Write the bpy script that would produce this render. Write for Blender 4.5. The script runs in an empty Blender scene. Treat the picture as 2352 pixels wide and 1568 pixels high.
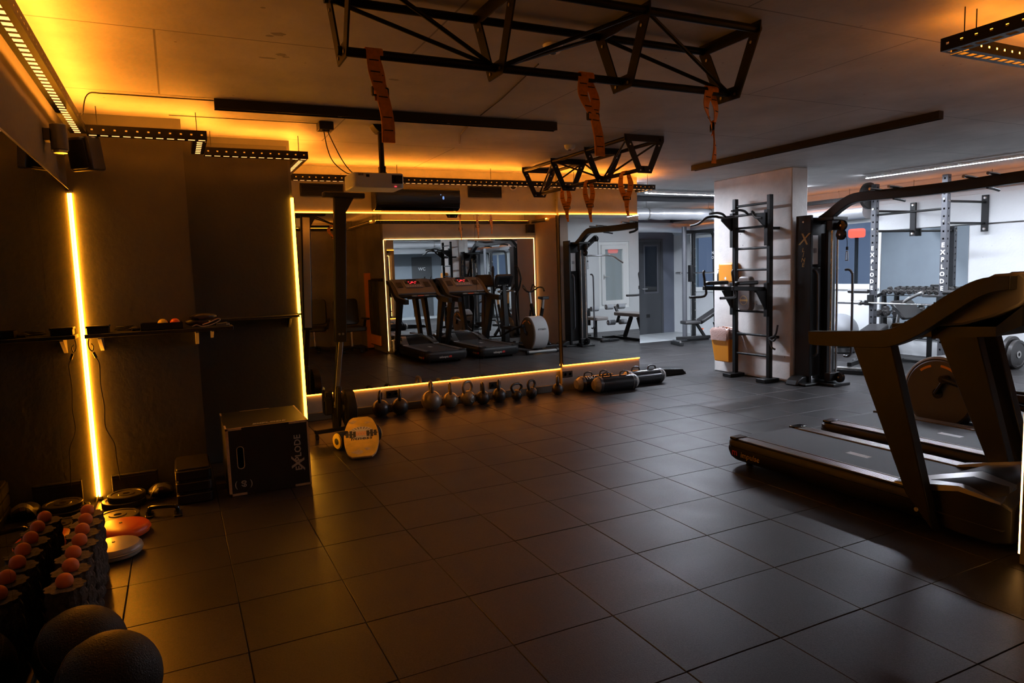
import bpy, math, random
from mathutils import Vector, Matrix, Quaternion
random.seed(7)
SC = bpy.context.scene
COL = SC.collection
PI = math.pi

# ---------------------------------------------------------------- camera, world, exposure
CAM = Vector((0, 0, 1.56))
_yaw, _pit, _rol = math.radians(25.94), math.radians(-5.86), math.radians(-1.9)
_f = Vector((math.sin(_yaw)*math.cos(_pit), math.cos(_yaw)*math.cos(_pit), math.sin(_pit)))
_r = Vector((math.cos(_yaw), -math.sin(_yaw), 0))
_u = _r.cross(_f)
_r2 = _r*math.cos(_rol) + _u*math.sin(_rol)
_u2 = -_r*math.sin(_rol) + _u*math.cos(_rol)
cd = bpy.data.cameras.new('camera')
cd.sensor_width = 36
cd.lens = 36*1574/2352
cd.clip_start = 0.02
cam = bpy.data.objects.new('camera', cd)
COL.objects.link(cam)
cam.matrix_world = Matrix(((_r2.x, _u2.x, -_f.x, CAM.x), (_r2.y, _u2.y, -_f.y, CAM.y), (_r2.z, _u2.z, -_f.z, CAM.z), (0, 0, 0, 1)))
SC.camera = cam
FPX = 1574.0
def project(p):
    d = Vector(p) - CAM
    z = d.dot(_f)
    if z < 0.05: return None
    return (1176 + FPX*d.dot(_r2)/z, 784 - FPX*d.dot(_u2)/z)

w = bpy.data.worlds.new('dusk_sky')
SC.world = w
w.use_nodes = True
w.node_tree.nodes['Background'].inputs[0].default_value = (0.30, 0.36, 0.60, 1)
w.node_tree.nodes['Background'].inputs[1].default_value = 0.75
SC.view_settings.view_transform = 'Standard'
SC.view_settings.look = 'None'
SC.view_settings.exposure = -0.2
SC.view_settings.gamma = 1.0
SC.view_settings.use_curve_mapping = False
try:
    SC.cycles.use_denoising = True
    SC.cycles.denoiser = 'OPENIMAGEDENOISE'
    SC.cycles.max_bounces = 10
    SC.cycles.diffuse_bounces = 4
    SC.cycles.glossy_bounces = 7
    SC.cycles.sample_clamp_indirect = 4.0
except Exception:
    pass

# strengths of the lamps; the white tube strength also drives added tubes
LED_TRAY = 95.0
LED_EDGE = 20.0
LED_TUBE = 165.0
TUBE_WHITE = 850.0    # cold white ceiling tubes
AMBER = (1.0, 0.27, 0.018)

# ---------------------------------------------------------------- materials
def _nt(name):
    m = bpy.data.materials.new(name); m.use_nodes = True
    n = m.node_tree
    return m, n, n.nodes['Principled BSDF']
def pmat(name, col, rough=0.5, metal=0.0, var=0.0, scale=8.0, bump=0.0, bscale=60.0, spec=0.5, coat=0.0, detail=4.0):
    m, n, b = _nt(name)
    b.inputs['Base Color'].default_value = (*col, 1)
    b.inputs['Roughness'].default_value = rough
    b.inputs['Metallic'].default_value = metal
    b.inputs['Specular IOR Level'].default_value = spec
    if coat: b.inputs['Coat Weight'].default_value = coat
    if var or bump:
        tc = n.nodes.new('ShaderNodeTexCoord')
        if var:
            t = n.nodes.new('ShaderNodeTexNoise'); t.inputs['Scale'].default_value = scale; t.inputs['Detail'].default_value = detail
            n.links.new(tc.outputs['Object'], t.inputs['Vector'])
            r = n.nodes.new('ShaderNodeMapRange')
            r.inputs['From Min'].default_value = 0.3; r.inputs['From Max'].default_value = 0.7
            r.inputs['To Min'].default_value = 1-var; r.inputs['To Max'].default_value = 1+var
            n.links.new(t.outputs['Fac'], r.inputs['Value'])
            mx = n.nodes.new('ShaderNodeVectorMath'); mx.operation = 'SCALE'
            mx.inputs[0].default_value = col
            n.links.new(r.outputs['Result'], mx.inputs['Scale'])
            n.links.new(mx.outputs[0], b.inputs['Base Color'])
        if bump:
            t2 = n.nodes.new('ShaderNodeTexNoise'); t2.inputs['Scale'].default_value = bscale; t2.inputs['Detail'].default_value = 3
            n.links.new(tc.outputs['Object'], t2.inputs['Vector'])
            bp = n.nodes.new('ShaderNodeBump'); bp.inputs['Strength'].default_value = bump; bp.inputs['Distance'].default_value = 0.01
            n.links.new(t2.outputs['Fac'], bp.inputs['Height'])
            n.links.new(bp.outputs[0], b.inputs['Normal'])
    return m
def emat(name, col, s):
    m = bpy.data.materials.new(name); m.use_nodes = True
    n = m.node_tree; n.nodes.clear()
    o = n.nodes.new('ShaderNodeOutputMaterial'); e = n.nodes.new('ShaderNodeEmission')
    e.inputs[0].default_value = (*col, 1); e.inputs[1].default_value = s
    n.links.new(e.outputs[0], o.inputs[0])
    return m
def mirror_mat(c=(0.80, 0.82, 0.81), nm='silver_mirror'):
    m = bpy.data.materials.new(nm); m.use_nodes = True
    n = m.node_tree; n.nodes.clear()
    o = n.nodes.new('ShaderNodeOutputMaterial'); e = n.nodes.new('ShaderNodeBsdfGlossy')
    e.inputs['Color'].default_value = (*c, 1); e.inputs['Roughness'].default_value = 0.0
    n.links.new(e.outputs[0], o.inputs[0])
    return m
def glass_mat():
    m = bpy.data.materials.new('window_glass'); m.use_nodes = True
    n = m.node_tree; n.nodes.clear()
    o = n.nodes.new('ShaderNodeOutputMaterial'); t = n.nodes.new('ShaderNodeBsdfTransparent')
    t.inputs[0].default_value = (0.72, 0.8, 0.82, 1)
    g = n.nodes.new('ShaderNodeBsdfGlossy'); g.inputs['Roughness'].default_value = 0.02
    mx = n.nodes.new('ShaderNodeMixShader'); mx.inputs[0].default_value = 0.12
    n.links.new(t.outputs[0], mx.inputs[1]); n.links.new(g.outputs[0], mx.inputs[2]); n.links.new(mx.outputs[0], o.inputs[0])
    return m
def reflection_glass():  # grey reflection in the balcony glass, put into the pane colour
    m = bpy.data.materials.new('grey_reflection_glass'); m.use_nodes = True
    n = m.node_tree; n.nodes.clear()
    o = n.nodes.new('ShaderNodeOutputMaterial'); t = n.nodes.new('ShaderNodeBsdfTransparent'); t.inputs[0].default_value = (0.8, 0.85, 0.85, 1)
    g = n.nodes.new('ShaderNodeBsdfGlossy'); g.inputs['Roughness'].default_value = 0.05
    d = n.nodes.new('ShaderNodeBsdfDiffuse'); d.inputs[0].default_value = (0.22, 0.25, 0.24, 1)
    a = n.nodes.new('ShaderNodeMixShader'); a.inputs[0].default_value = 0.6
    b = n.nodes.new('ShaderNodeMixShader'); b.inputs[0].default_value = 0.1
    n.links.new(t.outputs[0], a.inputs[1]); n.links.new(d.outputs[0], a.inputs[2]); n.links.new(a.outputs[0], b.inputs[1]); n.links.new(g.outputs[0], b.inputs[2]); n.links.new(b.outputs[0], o.inputs[0])
    return m
def concrete(name, col, rough, seams=None, var=0.22, stain=0.5):
    m, n, b = _nt(name)
    L = n.links.new
    tc = n.nodes.new('ShaderNodeTexCoord')
    a = n.nodes.new('ShaderNodeTexNoise'); a.inputs['Scale'].default_value = 1.3; a.inputs['Detail'].default_value = 8; a.inputs['Roughness'].default_value = 0.62
    L(tc.outputs['Object'], a.inputs['Vector'])
    r = n.nodes.new('ShaderNodeMapRange'); r.inputs['From Min'].default_value = .3; r.inputs['From Max'].default_value = .7
    r.inputs['To Min'].default_value = 1-var; r.inputs['To Max'].default_value = 1+var
    L(a.outputs['Fac'], r.inputs['Value'])
    sc = n.nodes.new('ShaderNodeVectorMath'); sc.operation = 'SCALE'; sc.inputs[0].default_value = col
    L(r.outputs['Result'], sc.inputs['Scale'])
    last = sc.outputs[0]
    # pinholes and patched spots
    v = n.nodes.new('ShaderNodeTexVoronoi'); v.inputs['Scale'].default_value = 5.5
    L(tc.outputs['Object'], v.inputs['Vector'])
    vr = n.nodes.new('ShaderNodeMapRange'); vr.inputs['From Min'].default_value = 0.03; vr.inputs['From Max'].default_value = 0.055
    L(v.outputs['Distance'], vr.inputs['Value'])
    mx = n.nodes.new('ShaderNodeMix'); mx.data_type = 'RGBA'
    L(vr.outputs['Result'], mx.inputs['Factor'])
    mx.inputs['A'].default_value = (*[c*stain for c in col], 1)
    L(last, mx.inputs['B']); last = mx.outputs['Result']
    hs = a.outputs['Fac']
    if seams:
        br = n.nodes.new('ShaderNodeTexBrick')
        br.offset = 0.5
        br.inputs['Scale'].default_value = 1.0
        br.inputs['Brick Width'].default_value = seams[0]; br.inputs['Row Height'].default_value = seams[1]
        br.inputs['Mortar Size'].default_value = 0.006; br.inputs['Mortar Smooth'].default_value = 0.3
        L(tc.outputs['Object'], br.inputs['Vector'])
        m2 = n.nodes.new('ShaderNodeMix'); m2.data_type = 'RGBA'
        L(br.outputs['Fac'], m2.inputs['Factor']); L(last, m2.inputs['A'])
        m2.inputs['B'].default_value = (*[c*.45 for c in col], 1)
        last = m2.outputs['Result']
    L(last, b.inputs['Base Color'])
    b.inputs['Roughness'].default_value = rough
    f = n.nodes.new('ShaderNodeTexNoise'); f.inputs['Scale'].default_value = 35; f.inputs['Detail'].default_value = 5
    L(tc.outputs['Object'], f.inputs['Vector'])
    ad = n.nodes.new('ShaderNodeMath'); ad.operation = 'MULTIPLY_ADD'; ad.inputs[1].default_value = 0.25
    L(f.outputs['Fac'], ad.inputs[0]); L(hs, ad.inputs[2])
    bp = n.nodes.new('ShaderNodeBump'); bp.inputs['Strength'].default_value = 0.35; bp.inputs['Distance'].default_value = 0.02
    L(ad.outputs[0], bp.inputs['Height']); L(bp.outputs[0], b.inputs['Normal'])
    return m
def rubber_floor():
    m, n, b = _nt('speckled_rubber')
    L = n.links.new
    g = n.nodes.new('ShaderNodeNewGeometry')
    oi = n.nodes.new('ShaderNodeObjectInfo')
    t = n.nodes.new('ShaderNodeTexNoise'); t.inputs['Scale'].default_value = 190; t.inputs['Detail'].default_value = 3
    L(g.outputs['Position'], t.inputs['Vector'])
    t2 = n.nodes.new('ShaderNodeTexNoise'); t2.inputs['Scale'].default_value = 3.2; t2.inputs['Detail'].default_value = 5
    L(g.outputs['Position'], t2.inputs['Vector'])
    r = n.nodes.new('ShaderNodeValToRGB')
    r.color_ramp.elements[0].position = 0.30; r.color_ramp.elements[0].color = (0.0068, 0.0064, 0.0064, 1)
    r.color_ramp.elements[1].position = 0.72; r.color_ramp.elements[1].color = (0.031, 0.0288, 0.028, 1)
    L(t.outputs['Fac'], r.inputs[0])
    k = n.nodes.new('ShaderNodeMath'); k.operation = 'MULTIPLY_ADD'; k.inputs[1].default_value = 0.35; k.inputs[2].default_value = 0.55
    L(oi.outputs['Random'], k.inputs[0])
    k2 = n.nodes.new('ShaderNodeMath'); k2.operation = 'MULTIPLY_ADD'; k2.inputs[1].default_value = 0.75
    L(t2.outputs['Fac'], k2.inputs[0]); L(k.outputs[0], k2.inputs[2])
    s = n.nodes.new('ShaderNodeVectorMath'); s.operation = 'SCALE'
    L(r.outputs[0], s.inputs[0]); L(k2.outputs[0], s.inputs['Scale'])
    L(s.outputs[0], b.inputs['Base Color'])
    b.inputs['Specular IOR Level'].default_value = 0.29
    rr = n.nodes.new('ShaderNodeMapRange'); rr.inputs['To Min'].default_value = 0.34; rr.inputs['To Max'].default_value = 0.50
    L(t2.outputs['Fac'], rr.inputs['Value']); L(rr.outputs['Result'], b.inputs['Roughness'])
    bp = n.nodes.new('ShaderNodeBump'); bp.inputs['Strength'].default_value = 0.22; bp.inputs['Distance'].default_value = 0.003
    L(t.outputs['Fac'], bp.inputs['Height']); L(bp.outputs[0], b.inputs['Normal'])
    return m

M = {}
M['rubber'] = rubber_floor()
M['grout'] = pmat('joint_black', (0.008, 0.008, 0.008), 0.9)
M['ceiling'] = concrete('ceiling_concrete', (0.48, 0.47, 0.445), 0.62, seams=(2.5, 1.25))
M['wall_dark'] = concrete('wall_dark_plaster', (0.078, 0.078, 0.068), 0.75, var=0.12, stain=0.85)
M['wall_shaded'] = concrete('wall_shaded_panel', (0.042, 0.042, 0.038), 0.7, var=0.12, stain=0.85)  # darker than the plaster: recess shade put into the panel colour
M['wall_grey'] = concrete('wall_grey_concrete', (0.26, 0.255, 0.24), 0.7)
M['wall_white'] = concrete('wall_white_paint', (0.52, 0.535, 0.535), 0.6, var=0.06, stain=0.8)
M['column'] = concrete('column_raw_concrete', (0.66, 0.63, 0.60), 0.75, var=0.28, stain=0.35)
M['wall_blue'] = pmat('wall_slate_paint', (0.085, 0.095, 0.12), 0.6, var=0.08, scale=3)
M['wall_lit_pale'] = pmat('wall_slate_lit_pale', (0.15, 0.175, 0.20), 0.6, var=0.05, scale=3)  # slate wall made paler: tube light put into its colour
M['floor_grey'] = pmat('floor_light_vinyl', (0.32, 0.34, 0.34), 0.35, var=0.1, scale=6)
M['black'] = pmat('black_powder_coat', (0.009, 0.009, 0.009), 0.42, bump=0.03, bscale=300, spec=0.25)
M['black_gloss'] = pmat('black_gloss', (0.010, 0.010, 0.011), 0.18)
M['plastic'] = pmat('charcoal_plastic', (0.010, 0.0098, 0.0096), 0.42, bump=0.05, bscale=400, spec=0.3)
M['plastic2'] = pmat('dark_grey_plastic', (0.017, 0.0165, 0.016), 0.46, bump=0.05, bscale=400, spec=0.3)
M['steelgrey'] = pmat('graphite_steel', (0.075, 0.077, 0.085), 0.4, metal=0.3)
M['vinyl'] = pmat('black_vinyl', (0.016, 0.015, 0.015), 0.38, bump=0.08, bscale=180)
M['pad'] = pmat('brown_grey_vinyl', (0.16, 0.14, 0.13), 0.45, bump=0.08, bscale=160)
M['chrome'] = pmat('chrome', (0.72, 0.72, 0.72), 0.14, metal=1.0)
M['alu'] = pmat('brushed_aluminium', (0.55, 0.54, 0.52), 0.32, metal=1.0)
M['iron'] = pmat('cast_iron', (0.020, 0.018, 0.017), 0.38, var=0.3, scale=20, bump=0.1, bscale=120)
M['ironsilver'] = pmat('silver_painted_iron', (0.19, 0.17, 0.14), 0.35, metal=0.4, var=0.25, scale=14)
M['belt'] = pmat('treadmill_belt', (0.016, 0.016, 0.016), 0.6, bump=0.25, bscale=700)
M['strap'] = pmat('orange_webbing', (0.95, 0.34, 0.03), 0.75, var=0.12, scale=60, bump=0.25, bscale=500)
M['stitch'] = pmat('black_thread', (0.01, 0.01, 0.01), 0.8)
M['orange'] = pmat('orange_plastic', (0.90, 0.33, 0.02), 0.42)
M['red_rubber'] = pmat('orange_red_rubber', (0.80, 0.115, 0.02), 0.32, bump=0.1, bscale=90)
M['ball'] = pmat('orange_rubber_ball', (0.78, 0.20, 0.05), 0.6)
M['yellow'] = pmat('yellow_rubber', (0.75, 0.55, 0.06), 0.5)
M['grey_rubber'] = pmat('grey_rubber', (0.36, 0.33, 0.27), 0.3)
M['ball_grey'] = pmat('grey_exercise_ball', (0.22, 0.23, 0.24), 0.35, bump=0.1, bscale=60)
M['slam'] = pmat('black_slam_ball', (0.010, 0.010, 0.010), 0.5, bump=0.5, bscale=170, spec=0.25)
M['white'] = pmat('white_paint_metal', (0.78, 0.79, 0.78), 0.35)
M['pvc'] = pmat('white_pvc_frame', (0.80, 0.82, 0.80), 0.3)
M['cream'] = pmat('off_white_plastic', (0.62, 0.59, 0.52), 0.4)
M['foil'] = pmat('foil_wrap', (0.62, 0.63, 0.65), 0.35, metal=0.6, bump=0.6, bscale=14)
M['bag'] = pmat('pink_bin_liner', (0.42, 0.27, 0.23), 0.22, bump=0.6, bscale=45)
M['bag_clear'] = pmat('clear_film_wrap', (0.34, 0.33, 0.32), 0.15, bump=0.8, bscale=40, metal=0.3)
M['wood_black'] = pmat('black_faced_plywood', (0.013, 0.013, 0.014), 0.5, var=0.2, scale=9)
M['ply'] = pmat('plywood_edge', (0.62, 0.46, 0.27), 0.6, var=0.15, scale=40)
M['print'] = pmat('pale_print', (0.55, 0.52, 0.46), 0.5)
M['print_white'] = pmat('white_print', (0.85, 0.86, 0.86), 0.5)
M['print_gold'] = pmat('gold_print', (0.62, 0.42, 0.13), 0.4)
M['print_red'] = pmat('red_print', (0.65, 0.04, 0.03), 0.5)
M['board'] = pmat('yellow_board_print', (0.80, 0.52, 0.06), 0.4, var=0.25, scale=7)
M['skin_print'] = pmat('peach_print', (0.75, 0.42, 0.22), 0.5)
M['steel_dark'] = pmat('dark_steel_door', (0.030, 0.033, 0.036), 0.5)
M['glass'] = glass_mat()
M['film'] = reflection_glass()  # clear pane with a grey reflection painted in
M['darkglass'] = pmat('dark_glass', (0.006, 0.007, 0.008), 0.06)
M['mirror'] = mirror_mat()
M['mirror_dark'] = mirror_mat((0.50, 0.49, 0.46), 'smoked_mirror')
M['led'] = emat('amber_led_tray', AMBER, LED_TRAY)
M['led_edge'] = emat('amber_led_edge', AMBER, LED_EDGE)
M['led_tube'] = emat('amber_led_profile', (1.0, 0.31, 0.012), LED_TUBE)
M['led_warm'] = emat('warm_led_edge', (1.0, 0.46, 0.12), LED_EDGE*0.7)
M['led_tube2'] = emat('amber_led_edge_profile', (1.0, 0.38, 0.02), LED_TUBE*0.16)
M['led_slot'] = emat('amber_led_slots', (1.0, 0.42, 0.12), 3.0)
M['shell'] = pmat('pale_grey_shell', (0.30, 0.30, 0.30), 0.3)
M['led_dim'] = emat('amber_led_dim', AMBER, LED_TRAY*0.15)
M['led_left'] = emat('amber_led_left', AMBER, LED_TRAY*1.35)
M['led_front'] = emat('amber_led_front', AMBER, LED_TRAY*0.55)
M['led_back'] = emat('amber_led_back', AMBER, LED_TRAY*0.4)
M['console'] = pmat('console_tray_lit', (0.075, 0.068, 0.062), 0.45, bump=0.05, bscale=400)  # plastic made paler: light from the trays put into its colour
M['drum'] = pmat('grey_tan_plastic', (0.075, 0.07, 0.06), 0.5)
M['tube1'] = emat('cold_white_tube_rig', (0.80, 0.86, 1.0), TUBE_WHITE*0.62)
M['tube'] = emat('cold_white_tube', (0.80, 0.86, 1.0), TUBE_WHITE)
M['red_led'] = emat('red_led_digits', (1.0, 0.03, 0.05), 4.0)
M['blue_led'] = emat('blue_led_digits', (0.25, 0.45, 1.0), 1.6)
M['red_sign'] = emat('red_sign', (1.0, 0.06, 0.04), 7.0)
M['foam'] = pmat('dark_bumpy_foam', (0.055, 0.047, 0.040), 0.85, var=0.5, scale=30, bump=0.8, bscale=60)
M['print_dark'] = pmat('black_print', (0.02, 0.02, 0.02), 0.6)
M['lamp_off'] = pmat('unlit_diffuser', (0.30, 0.30, 0.29), 0.4)
M['brown_wall'] = pmat('brown_wall_paint', (0.30, 0.20, 0.13), 0.6, var=0.08, scale=4)

# ---------------------------------------------------------------- geometry helpers
class G:
    def __init__(s): s.v = []; s.f = []
    def add(s, vs, fs, mat=None):
        o = len(s.v)
        s.v += [tuple(mat @ Vector(p)) if mat is not None else tuple(p) for p in vs]
        s.f += [tuple(i+o for i in f) for f in fs]
        return s
    def box(s, x0, x1, y0, y1, z0, z1, mat=None):
        vs = [(x0,y0,z0),(x1,y0,z0),(x1,y1,z0),(x0,y1,z0),(x0,y0,z1),(x1,y0,z1),(x1,y1,z1),(x0,y1,z1)]
        return s.add(vs, [(0,3,2,1),(4,5,6,7),(0,1,5,4),(1,2,6,5),(2,3,7,6),(3,0,4,7)], mat)
    def bar(s, a, b, w, h=None, up=(0,0,1)):
        a, b = Vector(a), Vector(b); h = h or w
        d = (b-a).normalized(); up = Vector(up)
        if abs(d.dot(up)) > 0.99: up = Vector((1,0,0)) if abs(d.x) < .9 else Vector((0,1,0))
        x = d.cross(up).normalized()*w/2; y = x.cross(d).normalized()*h/2
        vs = [a-x-y, a+x-y, a+x+y, a-x+y, b-x-y, b+x-y, b+x+y, b-x+y]
        return s.add(vs, [(0,1,2,3),(7,6,5,4),(0,4,5,1),(1,5,6,2),(2,6,7,3),(3,7,4,0)])
    def cyl(s, a, b, r, r2=None, n=16, cap=True):
        a, b = Vector(a), Vector(b); r2 = r if r2 is None else r2
        d = (b-a).normalized()
        up = Vector((0,0,1)) if abs(d.z) < .9 else Vector((1,0,0))
        x = d.cross(up).normalized(); y = d.cross(x)
        vs = []; fs = []
        for i in range(n):
            t = 2*PI*i/n; e = x*math.cos(t)+y*math.sin(t)
            vs += [a+e*r, b+e*r2]
        for i in range(n):
            j = (i+1) % n
            fs.append((2*i, 2*j, 2*j+1, 2*i+1))
        if cap: fs += [tuple(2*i for i in range(n))[::-1], tuple(2*i+1 for i in range(n))]
        return s.add(vs, fs)
    def tube(s, pts, r, n=10, closed=False):
        P = [Vector(p) for p in pts]; m = len(P)
        R = r if isinstance(r, (list, tuple)) else [r]*m
        vs = []; fs = []
        prev = None
        for i, p in enumerate(P):
            if closed: d = (P[(i+1) % m]-P[i-1]).normalized()
            else: d = (P[min(i+1, m-1)]-P[max(i-1, 0)]).normalized()
            if prev is None:
                up = Vector((0,0,1)) if abs(d.z) < .9 else Vector((1,0,0))
                x = d.cross(up).normalized()
            else:
                x = (prev - d*prev.dot(d)).normalized()
            prev = x; y = d.cross(x)
            for k in range(n):
                t = 2*PI*k/n
                vs.append(p+(x*math.cos(t)+y*math.sin(t))*R[i])
        for i in range(m if closed else m-1):
            for k in range(n):
                a = i*n+k; b = i*n+(k+1) % n; c = ((i+1) % m)*n+(k+1) % n; e = ((i+1) % m)*n+k
                fs.append((a, b, c, e))
        if not closed: fs += [tuple(range(n))[::-1], tuple((m-1)*n+k for k in range(n))]
        return s.add(vs, fs)
    def ribbon(s, pts, width, thick):
        """flat band swept along pts; width: list of width vectors or one vector"""
        P = [Vector(p) for p in pts]; m = len(P)
        W = [Vector(width)]*m if not isinstance(width, list) else [Vector(x) for x in width]
        vs = []; fs = []
        for i, p in enumerate(P):
            d = (P[min(i+1, m-1)]-P[max(i-1, 0)]).normalized()
            nrm = d.cross(W[i]).normalized()*thick/2; h = W[i]/2
            vs += [p-h-nrm, p+h-nrm, p+h+nrm, p-h+nrm]
        for i in range(m-1):
            for k in range(4):
                fs.append((4*i+k, 4*i+(k+1) % 4, 4*i+4+(k+1) % 4, 4*i+4+k))
        fs += [(3,2,1,0), (4*m-4, 4*m-3, 4*m-2, 4*m-1)]
        return s.add(vs, fs)
    def prism(s, poly, axis, a, b):
        """poly: 2D points; axis 'x' -> (y,z), 'y' -> (x,z), 'z' -> (x,y)"""
        def P(p, t): return {'x': (t,p[0],p[1]), 'y': (p[0],t,p[1]), 'z': (p[0],p[1],t)}[axis]
        n = len(poly)
        vs = [P(p, a) for p in poly]+[P(p, b) for p in poly]
        fs = [tuple(range(n))[::-1], tuple(range(n, 2*n))]+[(i, (i+1) % n, n+(i+1) % n, n+i) for i in range(n)]
        return s.add(vs, fs)
    def frame(s, outer, inner, axis, a, b):
        """ring between two polygons of equal count"""
        def P(p, t): return {'x': (t,p[0],p[1]), 'y': (p[0],t,p[1]), 'z': (p[0],p[1],t)}[axis]
        n = len(outer)
        vs = [P(p, a) for p in outer]+[P(p, a) for p in inner]+[P(p, b) for p in outer]+[P(p, b) for p in inner]
        fs = []
        for i in range(n):
            j = (i+1) % n
            fs += [(i, j, n+j, n+i), (2*n+i, 3*n+i, 3*n+j, 2*n+j), (i, 2*n+i, 2*n+j, j), (n+i, n+j, 3*n+j, 3*n+i)]
        return s.add(vs, fs)
    def lathe(s, prof, c=(0,0,0), n=24, axis='z'):
        c = Vector(c); vs = []; fs = []; m = len(prof)
        for i in range(n):
            t = 2*PI*i/n
            for r, h in prof:
                p = {'z': (r*math.cos(t), r*math.sin(t), h), 'x': (h, r*math.cos(t), r*math.sin(t)), 'y': (r*math.sin(t), h, r*math.cos(t))}[axis]
                vs.append(c+Vector(p))
        for i in range(n):
            j = (i+1) % n
            for k in range(m-1):
                fs.append((i*m+k, j*m+k, j*m+k+1, i*m+k+1))
        return s.add(vs, fs)
    def sphere(s, c, r, n=20, sz=1.0):
        prof = [(max(1e-4, r*math.sin(PI*i/(n//2))), -r*sz*math.cos(PI*i/(n//2))) for i in range(n//2+1)]
        return s.lathe(prof, c, n)
    def loft(s, rings, cap=True):
        n = len(rings[0]); vs = [p for r in rings for p in r]; fs = []
        for i in range(len(rings)-1):
            for k in range(n):
                fs.append((i*n+k, i*n+(k+1) % n, (i+1)*n+(k+1) % n, (i+1)*n+k))
        if cap: fs += [tuple(range(n))[::-1], tuple((len(rings)-1)*n+k for k in range(n))]
        return s.add(vs, fs)
    def build(s, name, mat, parent=None, bevel=0.0, smooth=35, world=True, seg=2, solid=0.0):
        me = bpy.data.meshes.new(name)
        off = Vector((0,0,0))
        if parent is not None and world:
            q = parent
            while q.parent: q = q.parent
            off = Vector(q.location)
        me.from_pydata([tuple(Vector(p)-off) for p in s.v], [], s.f)
        me.validate(); me.update()
        import bmesh
        b = bmesh.new(); b.from_mesh(me); bmesh.ops.recalc_face_normals(b, faces=b.faces); b.to_mesh(me); b.free()
        if smooth:
            for p in me.polygons: p.use_smooth = True
            me.set_sharp_from_angle(angle=math.radians(smooth))
        me.materials.append(M[mat] if isinstance(mat, str) else mat)
        o = bpy.data.objects.new(name, me); COL.objects.link(o)
        if parent is not None: o.parent = parent
        if solid:
            q = o.modifiers.new('solid', 'SOLIDIFY'); q.thickness = solid; q.offset = 0
        if bevel:
            q = o.modifiers.new('bevel', 'BEVEL'); q.width = bevel; q.segments = seg; q.limit_method = 'ANGLE'; q.angle_limit = math.radians(40)
        return o

def rrect(x0, x1, y0, y1, r, n=4):
    pts = []
    for cx, cy, a0 in ((x1-r,y1-r,0),(x0+r,y1-r,PI/2),(x0+r,y0+r,PI),(x1-r,y0+r,3*PI/2)):
        for i in range(n+1):
            a = a0+PI/2*i/n
            pts.append((cx+r*math.cos(a), cy+r*math.sin(a)))
    return pts
def arc(cx, cy, r, a0, a1, n=10):
    return [(cx+r*math.cos(math.radians(a0+(a1-a0)*i/n)), cy+r*math.sin(math.radians(a0+(a1-a0)*i/n))) for i in range(n+1)]
def smooth_path(pts, k=6):
    """Catmull-Rom through points"""
    P = [Vector(p) for p in pts]; P = [2*P[0]-P[1]]+P+[2*P[-1]-P[-2]]; out = []
    for i in range(1, len(P)-2):
        for j in range(k):
            t = j/k
            out.append(0.5*((2*P[i])+(-P[i-1]+P[i+1])*t+(2*P[i-1]-5*P[i]+4*P[i+1]-P[i+2])*t*t+(-P[i-1]+3*P[i]-3*P[i+1]+P[i+2])*t**3))
    out.append(P[-2]); return out
def B(*a): return G().box(*a)
def tag(o, label, cat, group=None, kind=None):
    if label: o['label'] = label
    if cat: o['category'] = cat
    if group: o['group'] = group
    if kind: o['kind'] = kind
    return o
def thing(name, label, cat, loc=(0,0,0), rz=0, group=None):
    o = bpy.data.objects.new(name, None); COL.objects.link(o)
    o.location = loc; o.rotation_euler = (0,0,rz); o.empty_display_size = 0.1
    return tag(o, label, cat, group)
def struct(o, label=None):
    o['kind'] = 'structure'
    if label: o['label'] = label
    return o
def copy_tree(o, parent=None):
    c = o.copy(); COL.objects.link(c); c.parent = parent
    for ch in list(o.children): copy_tree(ch, c)
    return c
def text(name, body, size, origin, xdir, ydir, mat, parent, ext=0.0008, ax='CENTER', spacing=1.0, vert=False, shear=0.0, world=True, bold=0.0):
    cu = bpy.data.curves.new(name, 'FONT')
    cu.body = body; cu.size = size; cu.extrude = ext; cu.align_x = ax; cu.align_y = 'CENTER'; cu.space_character = spacing; cu.shear = shear
    cu.space_line = 0.9 if vert else 1.0
    cu.offset = bold
    cu.resolution_u = 2
    t = bpy.data.objects.new(name+'_tmp', cu); COL.objects.link(t)
    bpy.context.view_layer.update()
    me = bpy.data.meshes.new_from_object(t.evaluated_get(bpy.context.evaluated_depsgraph_get()))
    bpy.data.objects.remove(t); bpy.data.curves.remove(cu)
    x = Vector(xdir).normalized(); y = Vector(ydir).normalized(); z = x.cross(y)
    off = Vector((0,0,0))
    if parent is not None and world:
        q = parent
        while q.parent: q = q.parent
        off = Vector(q.location)
    o3 = Vector(origin)-off
    me.transform(Matrix(((x.x,y.x,z.x,o3.x),(x.y,y.y,z.y,o3.y),(x.z,y.z,z.z,o3.z),(0,0,0,1))))
    me.materials.clear(); me.materials.append(M[mat])
    o = bpy.data.objects.new(name, me); COL.objects.link(o)
    if parent is not None: o.parent = parent
    return o

# ================================================================ THE SETTING
HC = 2.75
XL, XR, YF = -0.62, 10.58, 12.9
floor = struct(B(-0.8, 10.8, -0.6, 13.1, -0.2, -0.014).build('floor', 'grout', smooth=0), 'black rubber tile floor')

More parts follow.
